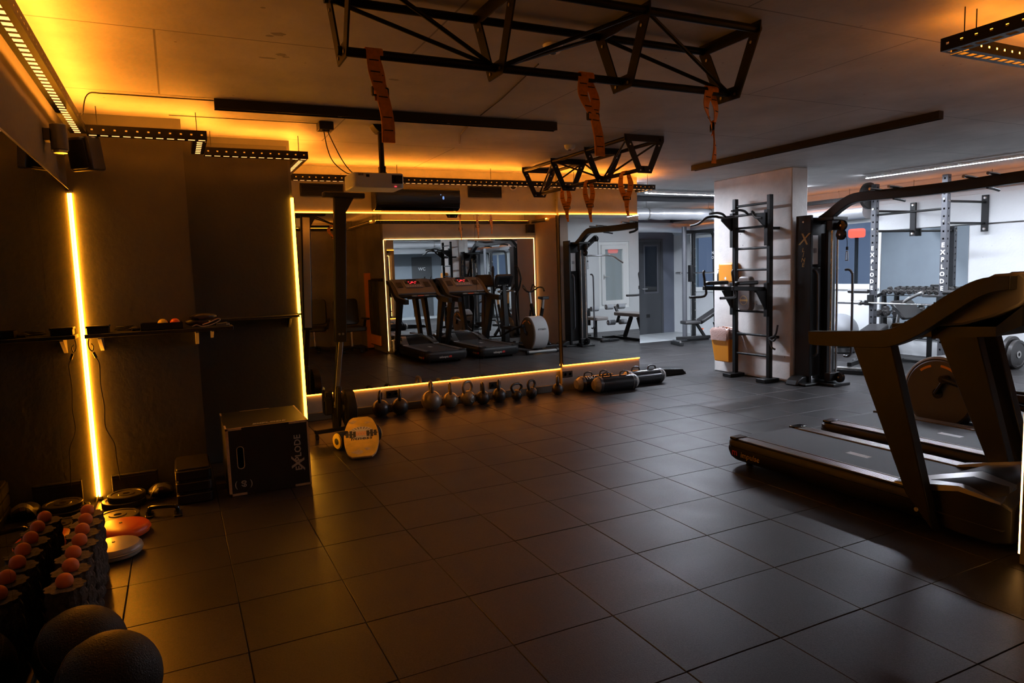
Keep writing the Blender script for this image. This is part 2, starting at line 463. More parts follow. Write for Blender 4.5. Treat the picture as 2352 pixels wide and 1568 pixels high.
# ---- rubber tiles: 300 that show largest are parts, the rest one stuff part
TX0, TY0, TS = 0.665, 3.975, 0.5
def solid_at(x, y):
    return (x < 0.125 and y > 5.7) or (x < 0.98 and y > 6.32) or (7.66 < y and x < 5.62) or (3.8 < x < 7.2 and y < 1.87) or (x > 7.15 and y < 1.0) or (x > 7.1 and x < 7.38 and 6.34 < y < 7.74)
cells = []
for i in range(-4, 22):
    for k in range(-10, 17):
        x0, y0 = TX0+i*TS, TY0+k*TS
        a, b, c, d = max(x0, XL), min(x0+TS, XR), max(y0, -0.3), min(y0+TS, 11.45)
        if b-a < 0.03 or d-c < 0.03: continue
        if all(solid_at(x, y) for x in (a+.01, b-.01) for y in (c+.01, d-.01)): continue
        ps = [project((x, y, 0)) for x, y in ((a,c),(b,c),(b,d),(a,d))]
        area = 0
        if all(ps):
            vis = any(-20 < p[0] < 2372 and -20 < p[1] < 1590 for p in ps)
            if vis: area = abs(sum(ps[j][0]*ps[(j+1) % 4][1]-ps[(j+1) % 4][0]*ps[j][1] for j in range(4)))/2
        if (a < 5.7 and c > 7.2): area = 0
        cells.append((area, a, b, c, d))
cells.sort(key=lambda t: -t[0])
TG = 0.0012
def tile_geo(g, a, b, c, d, z=0.0, cx=0, cy=0):
    e = 0.0025
    a, b, c, d = a-cx+TG, b-cx-TG, c-cy+TG, d-cy-TG
    m, n = (a+b)/2, (c+d)/2; h = 0.0022; q = 0.0014
    vs = [(a,c,-0.014),(b,c,-0.014),(b,d,-0.014),(a,d,-0.014),(a,c,z-e),(b,c,z-e),(b,d,z-e),(a,d,z-e),(a+e,c+e,z),(b-e,c+e,z),(b-e,d-e,z),(a+e,d-e,z),
          (m,c+e,z+q),(b-e,n,z+q),(m,d-e,z+q),(a+e,n,z+q),(m,n,z+h),(m,c,z-e),(b,n,z-e),(m,d,z-e),(a,n,z-e)]
    return g.add(vs, [(0,1,5,17,4),(1,2,6,18,5),(2,3,7,19,6),(3,0,4,20,7),(4,17,12,8),(17,5,9,12),(5,18,13,9),(18,6,10,13),(6,19,14,10),(19,7,11,14),(7,20,15,11),(20,4,8,15),
                      (8,12,16,15),(12,9,13,16),(16,13,10,14),(15,16,14,11)])
full = None
rest = G()
for n, (area, a, b, c, d) in enumerate(cells):
    dz = random.uniform(-0.0035, -0.0023)
    if n < 300 and area > 0:
        cx, cy = (a+b)/2, (c+d)/2
        if abs(b-a-TS) < 1e-6 and abs(d-c-TS) < 1e-6:
            if full is None:
                full = tile_geo(G(), a, b, c, d, 0, cx, cy).build('tile', 'rubber', floor, world=False, smooth=20)
                o = full
            else:
                o = full.copy(); COL.objects.link(o); o.parent = floor
        else:
            o = tile_geo(G(), a, b, c, d, 0, cx, cy).build('tile', 'rubber', floor, world=False, smooth=20)
        o.location = (cx+random.uniform(-.001,.001), cy+random.uniform(-.001,.001), dz)
        o.rotation_euler = (0, 0, random.uniform(-.0015,.0015))
    else:
        tile_geo(rest, a, b, c, d, dz)
rs = rest.build('far_tiles', 'rubber', floor, world=False, smooth=20); rs['kind'] = 'stuff'
B(5.3, XR, 11.46, YF, -0.013, -0.001).build('vinyl_strip', 'floor_grey', floor, smooth=0)

ceil = struct(B(-0.8, 10.8, -0.6, 13.1, HC, HC+0.15).build('ceiling', 'ceiling', smooth=0), 'raw concrete ceiling slab')
for k, (x, y, rx, ry) in enumerate(((.545,3.62,.035,.025),(.51,3.66,.02,.012),(.60,3.94,.03,.025),(.545,4.02,.05,.012),(.63,3.97,.02,.012),(.44,3.30,.012,.008),(1.3,4.2,.03,.015))):
    rnd = random.Random(k+40)
    G().prism([(x+rx*rnd.uniform(.7,1.2)*math.cos(i*PI/7), y+ry*rnd.uniform(.7,1.2)*math.sin(i*PI/7)) for i in range(14)], 'z', HC-.0008, HC).build('patch', 'wall_grey', ceil, smooth=0)
struct(B(XL-0.15, XL, -0.5, 7.8, 0, HC).build('wall_left', 'wall_dark', smooth=0))
struct(B(XL, 0.125, 5.70, 7.8, 0, HC).build('wall_back_shelf', 'wall_dark', smooth=0), 'dark plaster wall behind the shelf')
wb = struct(B(0.125, 0.98, 6.32, 7.8, 0, HC).build('wall_back_recess', 'wall_dark', smooth=0), 'dark recessed wall beside the big mirror')
B(0.13, 0.955, 6.311, 6.3199, 0.01, 1.238).build('panel', 'wall_shaded', wb, smooth=0)
B(0.13, 0.955, 6.311, 6.3199, 1.246, 2.70).build('panel', 'wall_shaded', wb, smooth=0)
wm = struct(B(4.40, 5.62, 7.595, 7.95, 0, HC).build('wall_back_end', 'wall_grey', smooth=0), 'protruding end of the concrete partition')
wm = struct(B(0.98, 4.40, 7.645, 7.95, 0, HC).build('wall_back', 'wall_grey', smooth=0), 'concrete partition carrying the big mirror')
struct(B(0.98, 4.40, 7.60, 7.645, 0.0, 0.085).build('baseboard_back', 'wall_dark', bevel=.004))
struct(B(-0.77, 3.74, -0.5, -0.3, 0, HC).build('wall_camera_side', 'wall_grey', smooth=0))  # grey instead of dark plaster, so the wall appears lit
wf = struct(B(3.74, 7.15, -0.5, 1.89, 0, HC).build('wall_front', 'wall_grey', smooth=0), 'concrete block wall behind the treadmills')
struct(B(7.15, 7.34, 0.8, 2.85, 0, HC).build('wall_front_side', 'brown_wall', smooth=0))
struct(G().box(7.34, 9.3, 0.8, 1.0, 0, HC).box(10.2, 10.6, 0.8, 1.0, 0, HC).box(9.3, 10.2, 0.8, 1.0, 0, .57).box(9.3, 10.2, 0.8, 1.0, 2.2, HC).build('wall_front_window', 'wall_white', smooth=0))
# one slate far wall: lit pale tone painted on its left part
struct(B(5.1, 9.45, YF, YF+0.15, 0, HC).build('wall_far', 'wall_lit_pale', smooth=0), 'far wall with the washroom door, painted pale as if lit')
struct(B(9.45, 10.75, YF, YF+0.15, 0, HC).build('wall_far_corner', 'wall_blue', smooth=0), 'slate blue far wall with the dark door')
struct(B(5.1, 5.3, 7.95, YF, 0, HC).build('wall_far_side', 'wall_lit_pale', smooth=0))
W1 = (7.66, 9.5, 1.08, 2.24); W2 = (10.6, 12.27, 1.0, 2.22)
g = G()
g.box(XR, XR+.2, 0.8, W1[0], 0, HC).box(XR, XR+.2, W1[1], W2[0], 0, HC).box(XR, XR+.2, W2[1], YF+.1, 0, HC)
for W in (W1, W2):
    g.box(XR, XR+.2, W[0], W[1], 0, W[2]).box(XR, XR+.2, W[0], W[1], W[3], HC)
wr = struct(g.build('wall_right', 'wall_white', smooth=0), 'white wall with windows along the free weights')
struct(B(XR-.045, XR, 1.0, 7.64, 2.02, 2.45).build('trim_beam', 'wall_white', bevel=.006), 'white concrete beam above the wall mirror')
# windows
def window(n, y0, y1, z0, z1, mull, label):
    r = bpy.data.objects.new('window_%d' % n, None); COL.objects.link(r); r.location = (XR, (y0+y1)/2, z0); struct(r, label)
    fr = 0.06
    G().frame([(y0,z0),(y1,z0),(y1,z1),(y0,z1)], [(y0+fr,z0+fr),(y1-fr,z0+fr),(y1-fr,z1-fr),(y0+fr,z1-fr)], 'x', XR+.03, XR+.10).build('window_frame', 'pvc', r, bevel=.005)
    for m in mull: B(XR+.035, XR+.095, m-.04, m+.04, z0+fr, z1-fr).build('mullion', 'pvc', r, bevel=.004)
    es = [y0+fr]+[q for m in mull for q in (m-.04, m+.04)]+[y1-fr]
    for i in range(0, len(es), 2): B(XR+.055, XR+.065, es[i], es[i+1], z0+fr, z1-fr).build('pane', 'glass', r, smooth=0)
    B(XR-.03, XR+.03, y0-.02, y1+.02, z0-.035, z0+.003).build('window_sill', 'pvc', r, bevel=.006)
window(1, *W1[:2], *W1[2:], [8.95], 'white window showing blue dusk behind the cable tower')
window(2, *W2[:2], *W2[2:], [11.4], 'white window showing blue dusk behind the smith machine')
r = bpy.data.objects.new('window_3', None); COL.objects.link(r); r.location = (9.75, 0.95, .57); struct(r, 'tall white balcony window with a lever handle')
G().frame([(9.3,.57),(10.2,.57),(10.2,2.2),(9.3,2.2)], [(9.38,.65),(10.12,.65),(10.12,2.12),(9.38,2.12)], 'y', .88, .97).build('window_frame', 'pvc', r, bevel=.006)
G().frame([(9.385,.655),(10.115,.655),(10.115,2.115),(9.385,2.115)], [(9.49,.76),(10.01,.76),(10.01,2.01),(9.49,2.01)], 'y', .90, 1.0).build('sash', 'pvc', r, bevel=.006)
B(9.49, 10.01, .935, .945, .76, 2.01).build('pane', 'film', r, smooth=0)
G().cyl((9.44,1.0,1.35),(9.44,1.04,1.35),.012).bar((9.44,1.035,1.35),(9.58,1.035,1.35),.018,.018).box(9.425,9.455,1.0,1.008,1.28,1.4).build('handle', 'alu', r, bevel=.003)
# red signs added outside to stand in for red reflections in the glass
t = thing('reflection_sign', 'red glowing sign added outside for a reflection in the window by the cable tower', 'sign', (14.0, 10.71, 0))
G().prism(rrect(10.52,10.90,2.06,2.26,.06), 'x', 14.0, 14.08).build('lit_face', 'red_sign', t); G().cyl((14.04,10.71,-.2),(14.04,10.71,2.06),.04,n=12).build('pole', 'black', t)
t = thing('reflection_sign', 'small red glowing sign added outside for a reflection in the balcony window', 'sign', (13.1, -4, 0))
G().prism(rrect(12.95,13.30,2.04,2.22,.05), 'y', -4.0, -3.92).build('lit_face', 'red_sign', t); G().cyl((13.12,-3.96,-.2),(13.12,-3.96,2.04),.04,n=12).build('pole', 'black', t)

# doors in the far wall
def door(n, x0, x1, top, label, glassy):
    r = bpy.data.objects.new('door_%d' % n, None); COL.objects.link(r); r.location = ((x0+x1)/2, YF, 0); struct(r, label)
    f = .06
    G().box(x0-f, x0, YF-.03, YF, 0, top+f).box(x1, x1+f, YF-.03, YF, 0, top+f).box(x0, x1, YF-.03, YF, top, top+f).build('door_frame', 'steel_dark', r, bevel=.004)
    B(x0, x1, YF-.018, YF, 0.005, top).build('door_leaf', 'steel_dark', r, smooth=0)
    G().cyl((x0+.07,YF-.02,1.05),(x0+.07,YF-.06,1.05),.011).bar((x0+.07,YF-.06,1.05),(x0+.2,YF-.06,1.05),.018).build('handle', 'alu', r)
    return r
d1 = door(1, 7.90, 8.55, 2.12, 'dark washroom door lettered WC', False)
text('lettering', 'WC', 0.16, (8.22, YF-.0195, 1.74), (1,0,0), (0,0,1), 'print_white', d1)
d2 = door(2, 9.56, 10.18, 2.12, 'dark steel door with a tall glazed pane in the far corner', True)
B(9.72, 10.06, YF-.0215, YF-.0183, 0.98, 2.02).build('pane', 'darkglass', d2, smooth=0)
G().frame([(9.68,.94),(10.10,.94),(10.10,2.06),(9.68,2.06)], [(9.72,.98),(10.06,.98),(10.06,2.02),(9.72,2.02)], 'y', YF-.03, YF-.018).build('pane_frame', 'steelgrey', d2)
B(9.75, 9.85, YF-.022, YF-.018, .38, .46).build('vent_grille', 'black', d2, smooth=0)

# concrete column
col = struct(B(7.09, 7.37, 6.34, 7.745, 0, HC).build('wall_column', 'column', bevel=.012), 'raw concrete column between the two rooms')

# ================================================================ MIRRORS AND AMBER LIGHT PROFILES
t = thing('wall_mirror', 'big frameless mirror of three panes over the kettlebells', 'mirror', (2.8, 7.62, .29))
for a, b in ((1.2, 2.11), (2.113, 3.258), (3.261, 4.395)):
    B(a, b, 7.62, 7.628, .29, 2.25).build('mirror_pane', 'mirror', t, smooth=0)
B(1.2, 4.395, 7.630, 7.642, .276, .288).build('led_strip', 'led_edge', t, smooth=0)
B(1.2, 4.395, 7.630, 7.642, 2.252, 2.264).build('led_strip', 'led_edge', t, smooth=0)
B(1.21, 4.39, 7.628, 7.645, .30, 2.24).build('backing_board', 'black', t, smooth=0)
t = thing('wall_mirror', 'single tall mirror pane at the partition end above the sandbags', 'mirror', (5.0, 7.52, .33))
B(4.405, 5.615, 7.57, 7.578, .335, 2.25).build('mirror_pane', 'mirror', t, smooth=0)
B(4.405, 5.615, 7.580, 7.592, .321, .333).build('led_strip', 'led_edge', t, smooth=0)
B(4.405, 5.615, 7.580, 7.592, 2.252, 2.264).build('led_strip', 'led_edge', t, smooth=0)
B(4.41, 5.61, 7.578, 7.595, .345, 2.24).build('backing_board', 'black', t, smooth=0)
t = thing('wall_mirror', 'dark mirror panes covering the left wall behind the foam rollers', 'mirror', (XL, 3.0, .05))
for a, b in ((.2, 1.57), (1.573, 2.947), (2.95, 4.32), (4.323, 5.688)):
    B(XL, XL+.008, a, b, .05, 2.22).build('mirror_pane', 'mirror_dark', t, smooth=0)
B(XL, XL+.010, .2, 5.688, 2.222, 2.232).build('top_trim', 'alu', t, smooth=0)
t = thing('wall_mirror', 'mirror pane framed in warm light behind the treadmills', 'mirror', (5.4, 1.87, .1))
for a, b in ((3.80, 5.45), (5.453, 7.08)):
    B(a, b, 1.905, 1.913, .12, 2.25).build('mirror_pane', 'mirror', t, smooth=0)
B(3.81, 7.07, 1.89, 1.905, .13, 2.24).build('backing_board', 'black', t, smooth=0)
B(3.76, 7.10, 1.893, 1.905, 2.255, 2.263).build('led_strip', 'led_warm', t, smooth=0)
B(3.742, 3.748, 1.891, 1.900, .05, 2.25).build('led_strip', 'led_warm', t, smooth=0)
B(7.095, 7.103, 1.893, 1.905, .05, 2.25).build('led_strip', 'led_warm', t, smooth=0)
t = thing('wall_mirror', 'mirror pane on the white wall behind the dumbbell rack', 'mirror', (XR, 6.9, .25))
B(XR-.008, XR, 6.20, 7.60, .25, 2.01).build('mirror_pane', 'mirror', t, smooth=0)
B(XR-.012, XR, 7.601, 7.612, .25, 2.01).build('edge_trim', 'alu', t, smooth=0)

t = thing('light_profile', 'vertical amber light strip in the corner beside the wall shelf', 'light strip', (-.60, 5.68, .03))
B(-.611, -.598, 5.686, 5.699, .03, 2.2).build('diffuser', 'led_tube', t, bevel=.004)
for z in (.015, 2.2): B(-.611, -.595, 5.683, 5.699, z, z+.015).build('end_cap', 'cream', t)
t = thing('light_profile', 'vertical amber light strip on the wall edge beside the rowing machine', 'light strip', (.975, 6.3, .05))
B(.962, .985, 6.292, 6.318, .05, 1.235).build('diffuser', 'led_tube2', t, bevel=.003)
B(.962, .985, 6.292, 6.318, 1.25, 2.26).build('diffuser', 'led_tube2', t, bevel=.003)
B(.955, .988, 6.288, 6.3199, 1.235, 1.25).build('joiner', 'black', t, bevel=.002)

# ================================================================ PERFORATED TRAYS WITH AMBER STRIPS
def sheet(g, o, u, v, L, W, pitch, hl, hw):
    """perforated sheet: origin o, along u (length L), across v (width W)"""
    o, u, v = Vector(o), Vector(u), Vector(v)
    n = max(1, int(L/pitch)); p = L/n
    for i in range(n):
        a0, a1 = i*p, (i+1)*p; h0, h1 = a0+(p-hl)/2, a0+(p+hl)/2; w0, w1 = (W-hw)/2, (W+hw)/2
        q = lambda s, t: o+u*s+v*t
        vs = [q(a0,0), q(a1,0), q(a1,W), q(a0,W), q(h0,w0), q(h1,w0), q(h1,w1), q(h0,w1)]
        g.add(vs, [(0,1,5,4),(1,2,6,5),(2,3,7,6),(3,0,4,7)])
def tray(a, b, side, label, z=2.55, led='led', hang=True, slots=True):
    """a,b: xy ends of the room-side bottom edge; side: unit xy vector pointing to the room"""
    a = Vector((*a, z)); b = Vector((*b, z)); L = (b-a).length; u = (b-a)/L; s = Vector((*side, 0))
    t = thing('cable_tray', label, 'cable tray', tuple((a+b)/2), 0, 'perforated black trays with amber light')
    g = G()
    sheet(g, a, u, -s, L, 0.09, 0.065, 0.044, 0.036)
    sheet(g, a, u, Vector((0,0,1)), L, 0.06, 0.065, 0.013, 0.010)
    sheet(g, a-s*.09, u, Vector((0,0,1)), L, 0.06, 0.065, 0.013, 0.010)
    g.build('tray', 'black', t, smooth=0, solid=0.0015)
    c = a-s*0.045+Vector((0,0,.056)); e = c+u*L
    G().bar(c+u*.01, e-u*.01, .014, .016).build('led_strip', led, t, smooth=0)
    if slots: G().bar(a-s*.045+Vector((0,0,.0028))+u*.01, a-s*.045+Vector((0,0,.0028))+u*(L-.01), .040, .002).build('slot_strip', 'led_slot', t, smooth=0)
    if hang:
        n = max(2, int(L/1.1)+1)
        for i in range(n):
            p = a+u*(0.06+(L-.12)*i/(n-1))-s*.085
            G().cyl(p+Vector((0,0,.001)), (p.x, p.y, HC), .003, n=6).build('hanger_rod', 'black', t)
    return t
tray((-.45, 2.3), (-.45, 5.37), (1,0), 'perforated amber tray running above the left mirror wall', led='led_left')
tray((-.45, 5.37), (.28, 5.37), (0,-1), 'short perforated amber tray above the wall shelf')
tray((.28, 5.47), (.28, 5.99), (1,0), 'short perforated amber tray stepping back beside the shelf wall', hang=False)
tray((.28, 6.0), (1.08, 6.0), (0,-1), 'short perforated amber tray above the plyo box recess')
tray((1.08, 6.10), (1.08, 7.27), (1,0), 'perforated amber tray turning back towards the big mirror', hang=False)
tray((1.08, 7.28), (5.68, 7.28), (0,-1), 'long perforated amber tray above the big mirror')
tray((5.68, 7.38), (5.68, 7.95), (1,0), 'perforated amber tray at the free end of the partition', hang=False)
tray((10.24, 1.2), (10.24, 12.6), (-1,0), 'long perforated amber tray along the white window wall', led='led_dim', slots=False)
tray((3.53, 2.19), (6.85, 2.19), (0,1), 'perforated amber tray above the mirror behind the treadmills', led='led_front', slots=False)
tray((3.42, 0.25), (3.42, 2.17), (-1,0), 'perforated amber tray along the end of the treadmill wall', led='led_dim', slots=False)
tray((.9, .08), (3.25, .08), (0,1), 'perforated amber tray on the wall behind the photographer', led='led_back', slots=False)
tray((6.87, 2.23), (6.87, 2.85), (-1,0), 'short perforated amber tray at the bike corner', hang=False, led='led_front', slots=False)

# ================================================================ CEILING LIGHTS
def tube_light(a, b, label, z=2.70, m_='tube'):
    a, b = Vector((*a, z)), Vector((*b, z)); d = (b-a).normalized()
    t = thing('tube_light', label, 'tube light', tuple((a+b)/2), 0, 'cold white tube lights')
    G().bar(a, b, .045, .012).build('diffuser', m_, t)
    up = Vector((0,0,.0165))
    hs = G().bar(a-d*.012+up, b+d*.012+up, .075, .02).build('housing', 'white', t, bevel=.003)
    sd = d.cross(Vector((0,0,1)))
    for k in (-1, 1): G().bar(a-d*.012+sd*k*.032+Vector((0,0,-.001)), b+d*.012+sd*k*.032+Vector((0,0,-.001)), .010, .014).build('side_lip', 'white', hs)
    for k in (.15, .85):
        p = a+(b-a)*k+Vector((0,0,.031)); G().cyl(p, (p.x, p.y, HC), .006, n=8).build('mount', 'white', t)
tube_light((8.85, 6.62), (9.08, 4.3), 'long lit white tube above the squat rig', m_='tube1')
tube_light((9.12, 4.15), (9.30, 2.2), 'added white tube out of view in line with the rig tube towards the balcony window', m_='tube1')  # added past the view to brighten the balcony window side
tube_light((9.2, 8.0), (9.2, 9.4), 'added white tube hidden behind the concrete column')  # unseen tube, added to brighten the back room
tube_light((6.68, 8.78), (8.15, 8.86), 'lit white tube beside the concrete column')
tube_light((5.9, 8.1), (5.9, 9.42), 'added white tube hidden behind the mirror partition')  # unseen tube, added to light the column face and back room
tube_light((6.2, 10.4), (7.8, 10.4), 'lit white tube deep in the back room', z=2.62)
def lamp(a, b, label):
    a, b = Vector((*a, 0)), Vector((*b, 0)); d = (b-a).normalized(); s = d.cross(Vector((0,0,1)))
    t = thing('linear_lamp', label, 'lamp', tuple((a+b)/2+Vector((0,0,2.69))), 0, 'unlit black linear lamps')
    z = Vector((0,0,1))
    g = G()
    g.bar(a+z*2.745, b+z*2.745, .06, .006); g.bar(a+s*.029+z*2.714, b+s*.029+z*2.714, .004, .06); g.bar(a-s*.029+z*2.714, b-s*.029+z*2.714, .004, .06)
    g.bar(a+z*2.716, a+d*.004+z*2.716, .054, .056); g.bar(b-d*.004+z*2.716, b+z*2.716, .054, .056)
    g.build('housing', 'black', t)
    G().bar(a+d*.005+z*2.700, b-d*.005+z*2.700, .052, .006).build('diffuser', 'lamp_off', t)
    for k in (.32, .64): p = a+(b-a)*k; G().bar(p-d*.012+z*2.694, p+d*.012+z*2.694, .03, .006).build('clip', 'alu', t)
lamp((.32, 5.02), (2.88, 4.98), 'unlit black linear ceiling lamp near the projector')
lamp((5.70, 6.58), (5.74, 3.62), 'unlit black linear ceiling lamp near the concrete column')

# ================================================================ LEFT CORNER: SHELF, FLOOR TOYS, PLYO BOX
t = thing('wall_shelf', 'dark wooden wall shelf on three pale brackets', 'shelf', (-.12, 5.6, 1.2))
B(-.585, .37, 5.50, 5.699, 1.195, 1.222).build('board', 'wood_black', t, bevel=.003)
for x in (-.50, .12, .225):
    br = G().prism([(5.699,1.195),(5.53,1.195),(5.53,1.183),(5.69,1.09),(5.699,1.09)], 'x', x-.012, x+.012)
    if x < .2: br.build('bracket', 'cream', t, bevel=.002)
    else: G().prism([(5.70,1.195),(5.55,1.195),(5.55,1.185),(5.69,1.13),(5.70,1.13)], 'x', x-.01, x+.01).build('bracket', 'cream', t, bevel=.002)
t = thing('wall_shelf', 'dark shelf in the recess between the shelf wall and the edge light', 'shelf', (.55, 6.2, 1.22))
B(.13, .95, 6.14, 6.310, 1.225, 1.245).build('board', 'wood_black', t, bevel=.003)
for x in (.30, .88): G().prism([(6.310,1.225),(6.17,1.225),(6.17,1.215),(6.302,1.13),(6.310,1.13)], 'x', x-.01, x+.01).build('bracket', 'wood_black', t, bevel=.002)
# things on the shelf
S = 1.2225
t = thing('storage_box', 'low black box at the corner end of the shelf', 'box', (-.5, 5.6, S))
B(-.57, -.44, 5.53, 5.65, S, S+.04).build('body', 'black', t, bevel=.004); B(-.575, -.435, 5.525, 5.655, S+.04, S+.055).build('lid', 'plastic', t, bevel=.003)
t = thing('jump_rope', 'coiled black jump rope lying on the shelf', 'jump rope', (-.35, 5.6, S))
pts = [(-.35+(.05+.008*math.sin(i))*math.cos(i*.7), 5.6+(.05)*math.sin(i*.7), S+.006+.0012*i) for i in range(28)]
G().tube(smooth_path(pts, 2), .004, 6).build('cord', 'black', t)
G().cyl((-.30,5.56,S+.014),(-.25,5.58,S+.014),.012,n=10).build('handle', 'plastic2', t); G().cyl((-.33,5.66,S+.014),(-.27,5.65,S+.014),.012,n=10).build('handle', 'plastic2', t)
t = thing('tray', 'long black tray holding massage balls on the shelf', 'tray', (-.12, 5.6, S))
G().box(-.24, .03, 5.52, 5.66, S, S+.006).box(-.24,.03,5.52,5.526,S,S+.05).box(-.24,.03,5.654,5.66,S,S+.05).box(-.24,-.234,5.52,5.66,S,S+.05).box(.024,.03,5.52,5.66,S,S+.05).build('body', 'black', t)
for x, m_, lb in ((-.10, 'yellow', 'yellow massage ball in the shelf tray'), (-.02, 'red_rubber', 'red massage ball in the shelf tray')):
    tag(G().sphere((x, 5.59, S+.0415), .035, 16).build('massage_ball', m_), lb, 'ball')
t = thing('gym_gloves', 'heap of black gym gloves on the shelf', 'gloves', (.13, 5.6, S))
def blob(cx, cy, cz, rx, ry, rz, n=14, seed=1, rz_=0, amp=.18):
    rnd = random.Random(seed); g = G(); ph = [rnd.uniform(0,6.28) for _ in range(6)]
    m = n//2; vs = []; fs = []
    for i in range(m+1):
        th = PI*i/m
        for k in range(n):
            a = 2*PI*k/n
            q = 1+amp*(math.sin(2*a+ph[0])*math.sin(th)+.6*math.sin(3*a+ph[1])*math.sin(2*th+ph[2])+.4*math.sin(5*a+ph[3])*math.sin(th))
            x, y, z = rx*math.sin(th)*math.cos(a)*q, ry*math.sin(th)*math.sin(a)*q, rz*math.cos(th)*(1+.3*amp*math.sin(3*a+ph[4]))
            c, s_ = math.cos(rz_), math.sin(rz_)
            vs.append((cx+x*c-y*s_, cy+x*s_+y*c, cz+z))
    for i in range(m):
        for k in range(n): fs.append((i*n+k, i*n+(k+1) % n, (i+1)*n+(k+1) % n, (i+1)*n+k))
    return g.add(vs, fs)
blob(.135, 5.635, S+.036, .075, .05, .033, seed=3).build('glove', 'vinyl', t); blob(.17, 5.635, S+.075, .09, .05, .025, seed=4, rz_=.4).build('glove', 'vinyl', t)
t = thing('resistance_band', 'looped pale edged orange resistance band on the shelf end', 'resistance band', (.22, 5.55, S))
p = smooth_path([(.09,5.545,S+.01),(.12,5.54,S+.022),(.16,5.54,S+.008),(.22,5.54,S+.018),(.28,5.545,S+.045),(.27,5.55,S+.06),(.21,5.55,S+.035),(.16,5.552,S+.02)], 5)
G().ribbon(p, (0,.03,0), .004).build('band', 'red_rubber', t)
G().ribbon([q+Vector((0,-.0175,0)) for q in p], (0,.005,0), .006).build('edge', 'print', t)
t = thing('wrist_strap', 'folded dark blue strap with white stripes at the shelf end', 'strap', (.31, 5.56, S))
G().prism([(.25,S),(.345,S),(.35,S+.012),(.33,S+.028),(.26,S+.02)], 'y', 5.53, 5.60).build('strap', 'wall_blue', t, bevel=.003)
for x in (.325, .338): B(x, x+.006, 5.5285, 5.5300, S+.006, S+.022).build('stripe', 'print_white', t)
# cord hanging down beside the corner light
t = thing('hanging_cord', 'thin black cord with a clip hanging from the shelf corner', 'cord', (-.56, 5.6, .1))
p = smooth_path([(-.565,5.61,1.2),(-.575,5.6,1.16),(-.572,5.6,1.12),(-.556,5.6,1.10),(-.548,5.61,1.13),(-.56,5.62,1.15)], 5)
G().tube(p, .004, 6).build('loop', 'black', t)
G().cyl((-.55,5.6,1.09),(-.535,5.6,1.05),.009,n=8).build('clip', 'black', t)
p = smooth_path([(-.535,5.6,1.05),(-.52,5.605,1.0),(-.525,5.61,.85),(-.515,5.61,.7),(-.52,5.61,.55),(-.475,5.61,.42),(-.47,5.61,.3),(-.46,5.62,.15)], 6)
G().tube(p, .003, 6).build('cord', 'black', t)

# speaker and sensor high in the corner
t = thing('loudspeaker', 'black wall loudspeaker on a swivel bracket above the left mirror', 'loudspeaker', (-.47, 5.45, 2.43))
q = Matrix.Translation((-.46,5.45,2.43)) @ Matrix.Rotation(math.radians(-38), 4, 'Z') @ Matrix.Rotation(math.radians(8), 4, 'X')
prof = [(-.085,-.07),(-.06,.075),(.06,.075),(.085,-.07),(.05,-.085),(-.05,-.085)]
g = G().prism(prof, 'z', -.11, .11); g.v = [tuple(q @ Vector(v)) for v in g.v]; g.build('cabinet', 'plastic', t, bevel=.012)
g = G().prism([(-.072,-.088),(.072,-.088),(.05,-.098),(-.05,-.098)], 'z', -.095, .095); g.v = [tuple(q @ Vector(v)) for v in g.v]; g.build('grille', 'black', t, bevel=.006)
G().tube([(-.47,5.50,2.44),(-.53,5.55,2.45),(-.60,5.56,2.46)], .012, 8).cyl((-.619,5.56,2.46),(-.60,5.56,2.46),.03,n=12).build('bracket', 'black', t)
t = thing('junction_housing', 'grey metal fitting with a bracket on the left wall under the tray', 'fitting', (-.53, 4.85, 2.45))
G().cyl((-.545,4.85,2.35),(-.545,4.85,2.50),.045,n=20).build('body', 'steelgrey', t, bevel=.006)
G().cyl((-.545,4.85,2.335),(-.545,4.85,2.35),.035,n=20).build('cap', 'alu', t)
G().box(-.619, -.585, 4.81, 4.89, 2.40, 2.47).build('bracket', 'black', t, bevel=.003)

# plyo box
t = thing('plyo_box', 'black plywood jump box marked EXPLODE and 60', 'plyo box', (.532, 5.575, 0))
X0, X1, Y0, Y1, Z1 = .242, .822, 5.245, 5.915, .50
e = .018
hx, hz0, hz1, hr = .334, .2, .36, .021
# front panel with a hand hole
outer = [(X1-e,.003),(X1-e,Z1-e),(X0+e,Z1-e),(X0+e,.003)]
def slot(cx, z0, z1, r, n=6):
    pts = []
    for i in range(n+1):
        a = PI*i/n; pts.append((cx+r*math.cos(a), z1-r+r*math.sin(a)))
    for i in range(n+1):
        a = PI+PI*i/n; pts.append((cx+r*math.cos(a), z0+r+r*math.sin(a)))
    return pts
sl = slot(hx, hz0, hz1, hr)
def proj_rect(p, c):
    # radial projection of a slot point to the panel rectangle
    dx, dz = p[0]-c[0], p[1]-c[1]; k = 1e9
    if dx > 1e-9: k = min(k, (X1-e-c[0])/dx)
    if dx < -1e-9: k = min(k, (X0+e-c[0])/dx)
    if dz > 1e-9: k = min(k, (Z1-e-c[1])/dz)
    if dz < -1e-9: k = min(k, (.003-c[1])/dz)
    return (c[0]+dx*k, c[1]+dz*k)
c0 = (hx, (hz0+hz1)/2)
inn, out = [], []
import itertools
ang = lambda p: math.atan2(p[1]-c0[1], p[0]-c0[0])
allp = [(ang(p), p, proj_rect(p, c0)) for p in sl]
def slot_at(a):
    # slot boundary point in direction a
    best = min(sl, key=lambda p: abs(((ang(p)-a+PI) % (2*PI))-PI)); return best
allp += [(ang(p), slot_at(ang(p)), p) for p in outer]
allp.sort(key=lambda q: q[0])
G().frame([q[2] for q in allp], [q[1] for q in allp], 'y', Y0, Y0+e).build('front_panel', 'wood_black', t, smooth=0)
